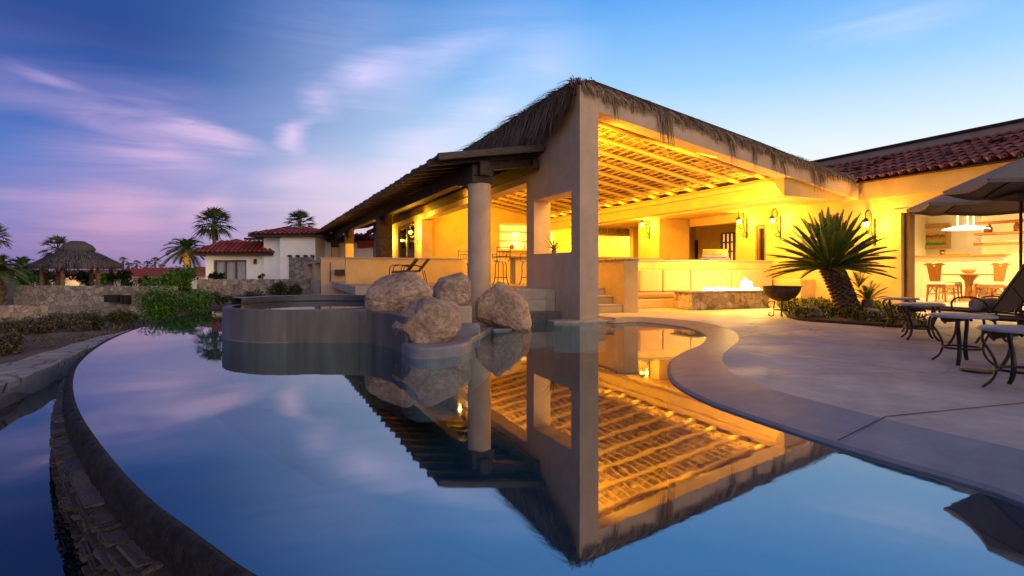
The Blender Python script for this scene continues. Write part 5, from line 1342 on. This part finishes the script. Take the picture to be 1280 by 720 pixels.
m = CB(); m.box(L_(283),L_(334),VD+2.4,VD+6.1,H_(297)+.003,H_(297)+.13); m.build('eave_board', M['darkwood'], vl)
vroof(L_(244.5), L_(345), VD-.7, VD+4, H_(317), H_(301), 1.3)
vroof(L_(321), L_(413), VD-1.4, VD+4.5, H_(295), H_(284.5), 1.7)
vroof(L_(405), L_(486), VD+.4, VD+6, H_(300), H_(291), 1.2)
m = CB(); t=.09
m.box(wx0,wx1,VD+.1,VD+.2,wz1-t,wz1)
for f in (0,.325,.66,1): m.box(wx0+(wx1-wx0-t)*f,wx0+(wx1-wx0-t)*f+t,VD+.102,VD+.198,wz0,wz1-t)
wnd = m.build('window', M['brownwood'], vl)
m = CB(); rows=[[],[]]
for k in range(121):
    x = wx0+(wx1-wx0)*k/120; y = VD+.34+.05*math.sin(k*1.3)
    rows[0].append((x,y,wz0)); rows[1].append((x,y,wz1))
m.grid(rows[::-1]); m.build('curtain', M['curtain'], wnd)
m = CB(); m.box(L_(369),L_(399),VD-1.05,VD-.902,zb,H_(322)); sp_ = m.build('stone_panel', M['greystone'], vl)
for p_ in (370.5,380,389.5,398):
    m = CB(); c = FW*0; m.cyl((L_(p_),VD-1.3,H_(320.5)),(L_(p_),VD-.9,H_(320.5)),.075,.075,10); m.build('beam_end', M['darkwood'], vl)
m = CB(); m.box(L_(283),L_(306),VD+3.5,VD+4.6,H_(296.8),H_(288.8)); m.build('chimney', M['plaster'], vl)
m = CB(); m.box(L_(282),L_(307),VD+3.4,VD+4.7,H_(290.4),H_(288)); m.build('chimney_cap', M['darkwood'], vl)
m = CB(); m.lathe([(.5,H_(318)),(.5,H_(301)),(.75,H_(300.6)),(.001,H_(296.5))], (L_(277),VD+2,0), 16); m.build('turret', M['white'], vl)
m = CB(); m.lathe([(.78,H_(300.5)),(.001,H_(296.2))], (L_(277),VD+2,0), 16); m.build('turret_roof', M['redtile'], vl)
m = CB(); m.box(L_(318.6),L_(321),VD-.2,VD-.01,H_(330),H_(324)); m.build('wall_lantern', M['iron'], vl)
m = CB(); m.bar((L_(446),VD+.5,H_(306)),(L_(470),VD+.5,H_(304)),.9,.4); m.build('porch_roof', M['redtile'], vl)

def gwall(label, px0, px1, d0, d1, pyt, z0=-1.0, th=.4):
    a, b = PD(px0,0,d0), PD(px1,0,d1); t = (b-a); t.z = 0; t.normalize(); nn = Vector((-t.y,t.x,0))*th
    zt = hgt(pyt,d0); m = MB(); N = 60; rr = random.Random(int(px0)+3); top = []
    poly = [(a.x,a.y),(b.x,b.y),(b.x+nn.x,b.y+nn.y),(a.x+nn.x,a.y+nn.y)]
    rows = []
    for f in (0,1):
        pass
    front_b=[];front_t=[];back_t=[];back_b=[]
    for k in range(N+1):
        p = a.lerp(b,k/N); h = zt+rr.uniform(-.015,.02)
        front_b.append((p.x,p.y,z0)); front_t.append((p.x,p.y,h)); back_t.append((p.x+nn.x,p.y+nn.y,h)); back_b.append((p.x+nn.x,p.y+nn.y,z0))
    m.grid([front_b,front_t,back_t,back_b], smooth=False); m.add([front_b[0],front_t[0],back_t[0],back_b[0],front_b[-1],front_t[-1],back_t[-1],back_b[-1]],[(0,1,2,3),(7,6,5,4)])
    return tag(m.build('garden_wall', M['gardenwall']), label, 'wall', 'rubble stone garden walls')
gwall('long rubble stone garden wall in front of the thatched gazebo', 17, 212, 20.0, 19.2, 357.5)
gwall('rubble stone garden wall below the white villa', 246, 392, 26.0, 27.0, 349.5)
gwall('low rubble stone wall at the far left in front of the first', -60, 60, 15.5, 17.2, 385.0, -1.2)
sg = camroot('wall_plaque', 'dark rectangular vent grille on the garden wall under the gazebo', 'vent', 141, 19.3, .1)
m = CB(); x0,x1 = lat(132.5,19.3), lat(149.5,19.3); z0,z1 = hgt(377.5,19.3), hgt(368.5,19.3); m.box(x0,x1,19.2,19.42,z0,z1); m.build('panel', M['plate'], sg)
m = CB()
for k in range(4): m.box(x0+.02,x1-.02,19.17,19.198,z0+.03+(z1-z0)*k/4,z0+.06+(z1-z0)*k/4)
m.build('slat', M['iron'], sg)
for p_, lb in ((156,'narrow dark wall fitting right of the vent grille on the garden wall'),(160.5,'second narrow dark wall fitting farthest from the vent grille')):
    m = CB(); m.box(lat(p_-1.6,19.3),lat(p_+1.6,19.3),19.12,19.4,hgt(380,19.3),hgt(369,19.3)); tag(m.build('wall_fitting', M['iron']), lb, 'fitting')

gz = camroot('gazebo', 'round thatched gazebo on log posts behind the stone garden wall', 'gazebo', 97, 26, -.4)
gd_ = 26.0; gc = PD(97,0,gd_); hz = lambda p: hgt(p,gd_); rw = 46.5*gd_/FPX
MB().lathe([(rw*.93,hz(336)),(rw,hz(335)),(rw*.99,hz(330.5)),(rw*.62,hz(321)),(rw*.36,hz(314.5)),(rw*.34,hz(311)),(.001,hz(309))], (gc.x,gc.y,0), 48).build('roof', M['greythatch'], gz)
MB().lathe([(rw*.37,hz(315.5)),(rw*.40,hz(311.5)),(rw*.33,hz(306.5)),(rw*.14,hz(301.5)),(.001,hz(301))], (gc.x,gc.y,0), 32).build('roof_cap', M['greythatch'], gz)
mb = MB(); rd = random.Random(6)
for k in range(2600):
    a = rd.uniform(0,2*PI); f = rd.random()**.6; r_ = rw*(.36+.66*f); z = hz(314)+(hz(331)-hz(314))*f**1.05+.03
    if r_ > rw: r_ = rw*rd.uniform(.97,1.0)
    mb.blade((gc.x+r_*math.cos(a),gc.y+r_*math.sin(a),z), (math.cos(a)*(1-f*.75),math.sin(a)*(1-f*.75),-.42-f*.5), (-math.sin(a),math.cos(a),0), rd.uniform(.18,.36), .035, .1, 2, .3)
for k in range(700):
    a = rd.uniform(0,2*PI); f = rd.random(); r_ = rw*(.08+.31*f); z = hz(302)+(hz(311)-hz(302))*f**1.3+.03
    mb.blade((gc.x+r_*math.cos(a),gc.y+r_*math.sin(a),z), (math.cos(a)*(1-f*.6),math.sin(a)*(1-f*.6),-.4-f*.7), (-math.sin(a),math.cos(a),0), rd.uniform(.12,.25), .035, .1, 2, .3)
mb.build('thatch_fringe', M['greythatch'], gz)
for k in range(6):
    a = .35+PI/3*k; p = (gc.x+rw*.74*math.cos(a),gc.y+rw*.74*math.sin(a)); MB().cyl((p[0],p[1],-.8),(p[0],p[1],hz(333)),.10,.08,10).build('post', M['trunk'], gz)

def fan_palm(name, label, px, pyc, d, zg, cr, lean=0, n=44, mat_='palmleaf', skirt=True, group=None):
    c = PD(px,pyc,d); t = thing(name, label, 'palm tree', (c.x+lean,c.y,zg), 0, group); mb = MB()
    pts = [Vector((c.x+lean*(1-k/8),c.y,zg+(c.z-zg)*k/8)) for k in range(9)]; mb.tube(pts, [.17-.05*k/8 for k in range(9)], 10); mb.build('trunk', M['trunk'], t)
    mb = MB(); rr = random.Random(int(px*7)+int(pyc))
    for k in range(n):
        a = k*2.39996+rr.uniform(-.2,.2); e = R(82-118*(k/(n-1))); e += rr.uniform(-.12,.12)
        d0 = Vector((math.cos(a)*math.cos(e),math.sin(a)*math.cos(e),math.sin(e))); q = c+d0*cr*.50*rr.uniform(.8,1.1)
        mb.tube([c,q],[.025,.012],4); sd_ = Vector((-math.sin(a),math.cos(a),0)); up_ = sd_.cross(d0)
        for j in range(13):
            g = R(-72+144*j/12); dd_ = d0*math.cos(g)+(sd_*math.sin(g))+up_*rr.uniform(-.12,.12)
            mb.blade(q, dd_, up_.cross(dd_)+up_*rr.uniform(-.4,.4), cr*.52*(1-.25*abs(j-6)/6)*rr.uniform(.85,1.1), cr*.075, .35, 2, .15)
    mb.build('crown', M[mat_], t)
    if skirt:
        mb = MB()
        for k in range(46):
            a = rr.uniform(0,2*PI); mb.blade(c+Vector((math.cos(a)*.12,math.sin(a)*.12,-rr.uniform(.05,.35)*cr)), (math.cos(a)*.45,math.sin(a)*.45,-1), (-math.sin(a),math.cos(a),0), cr*rr.uniform(.3,.55), .12, .1, 2, .4)
        mb.build('dead_skirt', M['dry'], t)
    return t
def date_palm(label, px, pyc, d, zg, cr, n=34, group=None, mat_='palmleaf', name='date_palm'):
    c = PD(px,pyc,d); t = thing(name, label, 'palm tree', (c.x,c.y,zg), 0, group); mb = MB()
    mb.tube([Vector((c.x,c.y,zg+(c.z-zg)*k/8)) for k in range(9)], [.22-.02*k/8 for k in range(9)], 10)
    for k in range(60):
        z = zg+(c.z-zg)*k/60; a = k*2.4; v = Vector((math.cos(a),math.sin(a),0)); mb.bar(Vector((c.x,c.y,z))+v*.18, Vector((c.x,c.y,z+.12))+v*.28, .12,.06)
    mb.build('trunk', M['trunk'], t); mb = MB(); rr = random.Random(int(px)+5)
    for k in range(n):
        a = k*2.39996; e = R(80-92*(k/(n-1))**.9)+rr.uniform(-.08,.08); frond(mb, c, a, e, cr*rr.uniform(.9,1.1), .55, cr*.25, 26, 1, .5, .03, cr*.032)
    mb.build('crown', M[mat_], t); return t
random.seed(12)
fan_palm('fan_palm', 'tall full fan palm behind the left end of the white villa', 268, 280, 43, -.8, 1.75, 0)
fan_palm('fan_palm', 'tall fan palm rising behind the middle of the white villa roof', 375, 281, 47, -.8, 1.60, 0, 40)
date_palm('date palm with drooping feather fronds left of the white villa', 234, 313, 38, -.6, 1.75)
fan_palm('fan_palm', 'fan palm half hidden behind the top of the thatched gazebo', 72, 312, 36, -.8, 1.2, 0, 26)
date_palm('drooping dark palm at the far left edge beside the garden wall end', -4, 338, 19.5, -.8, 1.05, 40)
date_palm('smaller dark palm behind the one at the far left edge', 28, 335, 29, -.8, 1.15, 26)
fan_palm('fan_palm', 'tall fan palm cut off by the far left edge', -8, 296, 31, -.8, 1.0, 0, 30)
rowp = [(143,334,8),(154,327,9),(161,333,8),(171,332,9.5),(184,332,9),(194,329,11),(203,336,8)]
wl_ = ['first from the gazebo','second from the gazebo, tallest of its end','third from the gazebo, small','fourth, in the middle of the row','fifth, right of the middle','sixth, broadest of the row','last, nearest the white villa']
for (px_,py_,r_),w in zip(rowp, wl_): fan_palm('fan_palm', 'distant palm above the red roofs, '+w, px_, py_, 85, -2, r_*85/FPX*.95, 0, 18, 'olive', False, 'distant palms above the red roofs')

def low_house(label, px0, px1, d, pyw, pye, pyr, wall, wins=0):
    t = camroot('low_house', label, 'house', (px0+px1)/2, d, -1.5, 'low red-roofed houses beyond the garden wall'); a, b = lat(px0,d), lat(px1,d)
    m = CB(); m.box(a+.3,b-.3,d+.3,d+6,-1.5,hgt(pye,d)-.06); m.build('wall', M[wall], t)
    m = CB(); m.box(a+.1,b-.1,d+.05,d+6.2,hgt(pye,d)-.055,hgt(pye,d)-.003); m.build('eave', M['cream'], t)
    m = CB(); ins = min((b-a)*.3,2.2); m.add([(a,d,hgt(pye,d)),(b,d,hgt(pye,d)),(b,d+6.3,hgt(pye,d)),(a,d+6.3,hgt(pye,d)),(a+ins,d+ins,hgt(pyr,d)),(b-ins,d+ins,hgt(pyr,d)),(b-ins,d+6.3-ins,hgt(pyr,d)),(a+ins,d+6.3-ins,hgt(pyr,d))],[(0,3,2,1),(4,5,6,7),(0,1,5,4),(1,2,6,5),(2,3,7,6),(3,0,4,7)])
    m.build('roof', M['redtile'], t)
    for k in range(wins):
        x = a+(b-a)*(k+.7)/(wins+.4); m = CB(); m.box(x,x+.9,d+.24,d+.29,hgt(350,d),hgt(343.5,d)); m.build('window', M['brownwood'], t)
low_house('low cream house with red roof seen under the thatched gazebo', 22, 100, 45, 352, 345.5, 338.5, 'cream', 3)
low_house('low house with broad red hip roof left of the date palm', 150, 214, 48, 352, 346, 334.5, 'cream', 1)
low_house('distant pale house with flat red roof between gazebo and palms', 140, 176, 70, 352, 340, 335.5, 'cream', 0)
low_house('dark red roofed house just behind the date palm trunk', 226, 262, 56, 352, 342, 333.5, 'cream', 0)
dm = camroot('domed_kiosk', 'small blue white dome with lantern behind the gazebo on the left', 'dome', 43, 60, -1)
c = PD(43,0,60); hh = lambda p: hgt(p,60)
MB().lathe([(1.15,hh(337)),(1.1,hh(335)),(.6,hh(332.5)),(.42,hh(331.5)),(.42,hh(329)),(.5,hh(328.7)),(.35,hh(326.5)),(.001,hh(326))], (c.x,c.y,0), 20).build('dome', M['dome'], dm)
MB().box(c.x-1.2,c.x+1.2,c.y-1.2,c.y+1.2,-1.5,hh(337)).build('wall', M['cream'], dm)

def bush(name, label, px, pyb, pyt, wpx, d, mt, n=900, leaf=.07, seed=1, group=None, cat='shrub', lift=0, stems=True, depth=.8):
    b = PD(px,pyb,d); h = d*(pyb-pyt)/FPX; w = d*wpx/FPX/2; rr = random.Random(seed)
    t = thing(name, label, cat, (b.x,b.y,b.z), 0, group)
    cl = [(Vector((b.x+rr.uniform(-.7,.7)*w, b.y+rr.uniform(-.7,.7)*w*depth, b.z+h*rr.uniform(.25,.8))), w*rr.uniform(.28,.5)) for _ in range(max(5,int(w*6)))]
    mb = MB()
    for k in range(n):
        c, r_ = rr.choice(cl); v = Vector((rr.gauss(0,1),rr.gauss(0,1),rr.gauss(0,.8))).normalized()*(r_*rr.uniform(.35,1.08)); v.z *= min(1,h/(1.6*w)+.3)
        p = c+v
        if p.z < b.z-.1: continue
        a = rr.uniform(0,2*PI); e = rr.uniform(-.6,1.2); dv_ = Vector((math.cos(a)*math.cos(e),math.sin(a)*math.cos(e),math.sin(e)))
        mb.blade(p, dv_, (-math.sin(a),math.cos(a),rr.uniform(-.6,.6)), leaf*rr.uniform(.7,1.5), leaf*.6, .3, 2, .2)
    mb.build('foliage', M[mt], t)
    if stems:
        mb = MB()
        for c, r_ in cl[:12]: mb.tube([(b.x+(c.x-b.x)*.2,b.y+(c.y-b.y)*.2,b.z-.2),c.lerp(Vector((b.x,b.y,b.z)),.35),c],[.03,.02,.008],5)
        mb.build('stem', M['trunk'], t)
    return t
bush('hedge_bush', 'dense dark green hedge bush at the pool corner, in front of the stone walls', 226, 405, 361, 94, 16.0, 'hedge', 10000, .065, 4, depth=.45)
bush('tall_shrub', 'taller loose green shrub behind the dense hedge bush, left of the villa', 216, 372, 333, 56, 20.5, 'hedge', 3000, .11, 5)
bush('tall_shrub', 'olive green shrub in front of the stone wall below the villa', 360, 378, 350, 44, 24.5, 'olive', 2200, .10, 6)
bush('low_shrub', 'low dry shrub in the middle of the stone wall below the villa', 318, 378, 361, 44, 24.3, 'dry', 1000, .09, 7)
bush('low_shrub', 'low olive shrub at the left of the stone wall below the villa', 282, 380, 366, 34, 22, 'olive', 900, .09, 8)
bush('flowering_shrub', 'small magenta flowering shrub at the foot of the wall below the villa', 325, 377, 370, 9, 24.0, 'flower', 220, .07, 9)
bush('flowering_shrub', 'dark bougainvillea with purple bracts between the red roof and garden wall', 176, 360, 345, 26, 26, 'flower', 500, .09, 10)
bush('agave', 'spiky agave in front of the curtained villa window', 270, 352, 341, 18, 34, 'dark', 300, .22, 11, stems=False)
bush('potted_shrub', 'small round shrub against the white villa wall beside its lantern', 328, 350, 339, 9, 36, 'dark', 300, .09, 12)
hed = [(62,358,338,46,28,'dark'),(112,358,340,38,29,'dark'),(150,360,338,30,27,'dark'),(200,362,344,40,25,'dark'),(132,358,341,24,31,'hedge'),(40,360,345,40,26,'hedge')]
hl = ['left of the gazebo posts','between the right gazebo posts','just right of the gazebo','under the broad red roof','green, behind the right gazebo post','green, nearest the left end of the wall']
for i,(h_,w) in enumerate(zip(hed,hl)): bush('garden_shrub', 'shrub showing above the garden wall, '+w, h_[0],h_[1],h_[2],h_[3],h_[4],h_[5],1100,.13,20+i,'shrubs above the garden wall')
dry = [(30,425,395,62,13.0,'nearest the left edge of the view'),(6,446,415,46,10.2,'cut off by the left edge beside the kerb'),(82,412,394,80,15,'low and wide before the garden wall'),(140,411,383,66,14.6,'bushy, left of the dense hedge bush'),(108,418,402,50,13.8,'low, between hedge bush and kerb paving')]
for i,h_ in enumerate(dry): bush('dry_shrub', 'brown dry scrub bush, '+h_[5], h_[0],h_[1],h_[2],h_[3],h_[4],'dry' if i!=3 else 'olive',3800,.055,40+i,'dry scrub bushes by the garden wall')
rd = random.Random(77); mb = MB()
for k in range(2600):
    px_ = rd.uniform(-60,300); py_ = rd.uniform(382,440); p = PZ(px_,py_,-.42)
    if inside((p.x,p.y), POOL) or inside((p.x,p.y), BASIN) or inside((p.x,p.y), KOUT+EDGE): continue
    a = rd.uniform(0,2*PI)
    for q in range(3): mb.blade((p.x+rd.uniform(-.06,.06),p.y+rd.uniform(-.06,.06),-.44), (math.cos(a+q)*.5,math.sin(a+q)*.5,1), (-math.sin(a),math.cos(a),0), rd.uniform(.08,.26), .02, .4, 2, .2)
tag(struct(mb.build('dry_grass', M['dry'], recentre=False),'stuff'), 'sparse dry grass on the bare soil by the garden wall', 'grass')
# garden up-lights under the palms
for px_, py_, d, pw, lb in ((234,331,37.4,22,'small glowing garden spotlight at the foot of the date palm'),(196,348,30,14,'small glowing garden spotlight among shrubs under the red roof'),(247,347,36,10,'small glowing garden spotlight beside the villa corner'),(146,348,33,10,'small glowing garden spotlight right of the gazebo')):
    p = PD(px_,py_,d); t = thing('garden_spotlight', lb, 'light', (p.x,p.y,p.z-.15), 0, 'garden spotlights')
    MB().lathe([(.05,0),(.06,.12),(.085,.14),(.085,.16),(.07,.16)], (0,0,0), 12).build('housing', M['iron'], t, local=True)
    MB().lathe([(.001,.155),(.068,.155)], (0,0,0), 12).build('lens', M['garden_light'], t, local=True)
    lamp('garden_light', p+Vector((-.2,-.25,.18)), pw*1.6, (1,.62,.10), .05)
lamp('house_lamp', PD(85,349,44.2), 40, (1,.62,.15), .1)

# ------------------------------------------------------------------ light of the lit rooms and lamps, and added fill
WARM = (1,.48,.02)
area('cove_light', (6.75,17.5,4.0), (9.5,17.5,4.05), 13, .2, 560*K_CEIL, WARM)
area('beam_uplight', (11.7,17.5,3.52), (11.95,17.5,4.6), 13, .25, 110*K_CEIL, WARM)
def spot(name, loc, target, power, col=WARM, size=150, r=.03):
    l = bpy.data.lights.new(name, 'SPOT'); l.energy = power; l.color = col; l.spot_size = R(size); l.spot_blend = .6; l.shadow_soft_size = r
    o = bpy.data.objects.new(name, l); o.location = Vector(loc); COL.objects.link(o)
    o.rotation_euler = (Vector(target) - Vector(loc)).to_track_quat('-Z', 'Y').to_euler(); return o
area('wall_fill_light', (6.40,17.6,3.95), (12,17.6,2.2), 13, .15, 520*K_DOWN, WARM)  # added unseen area lamp, fills the low beam and house wall
area('beam_fill_light', (8.6,10.95,3.85), (9.0,14.5,1.2), 4.6, .12, 330*K_DOWN, WARM)  # added fill hidden behind the sloping beam, for the bar
area('soffit_fill_light', (12.38,16.0,2.93), (14.6,16.0,1.6), 10, .08, 200*K_DOWN, WARM)  # no fitting here: added fill for the porch under the soffit
area('fascia_fill_light', (11.0,10.95,3.30), (11.0,13.0,.9), 4.0, .10, 300*K_DOWN, WARM)  # another hidden lamp behind the sloping beam, added to fill the bench side
lamp('rear_lamp', (16.9,24.2,2.7), 420, WARM, .08)
lamp('rear_lamp', (14.2,23.6,2.5), 260, WARM, .08)
lamp('bar_spot', (12.9,24.2,2.5), 60, WARM, .05)
lamp('fire_light', (PY(935,0,11.5).x,11.35,1.02), 190, (1,.60,.16), .18)
lamp('fire_light', (PY(900,0,11.5).x,11.4,.80), 95, (1,.60,.16), .12)
DINE = (1,.74,.26)
for x, y in ((16.0,7.2),(16.0,10.2),(18.4,7.2),(18.4,10.4),(19.8,8.6)): spot('dining_downlight', (x,y,2.86), (x,y,0), 125*K_ROOM, DINE, 160)
lamp('pendant_light', (pl.x,pl.y,zb-.2), 1, DINE, .1) if False else None
spot('passage_light', (16.5,17.0,3.1), (17.5,17.0,0), 170*K_ROOM)
for y in (17.5, 23.0): lamp('terrace_fill_light', (5.45,y,3.36), 42*K_ROOM, WARM, .04)  # lamps added under the pergola roof to brighten its underside
lamp('window_light', (HX+.15,(WY(1055)+WY(1034))/2,2.5), 25, DINE, .05)
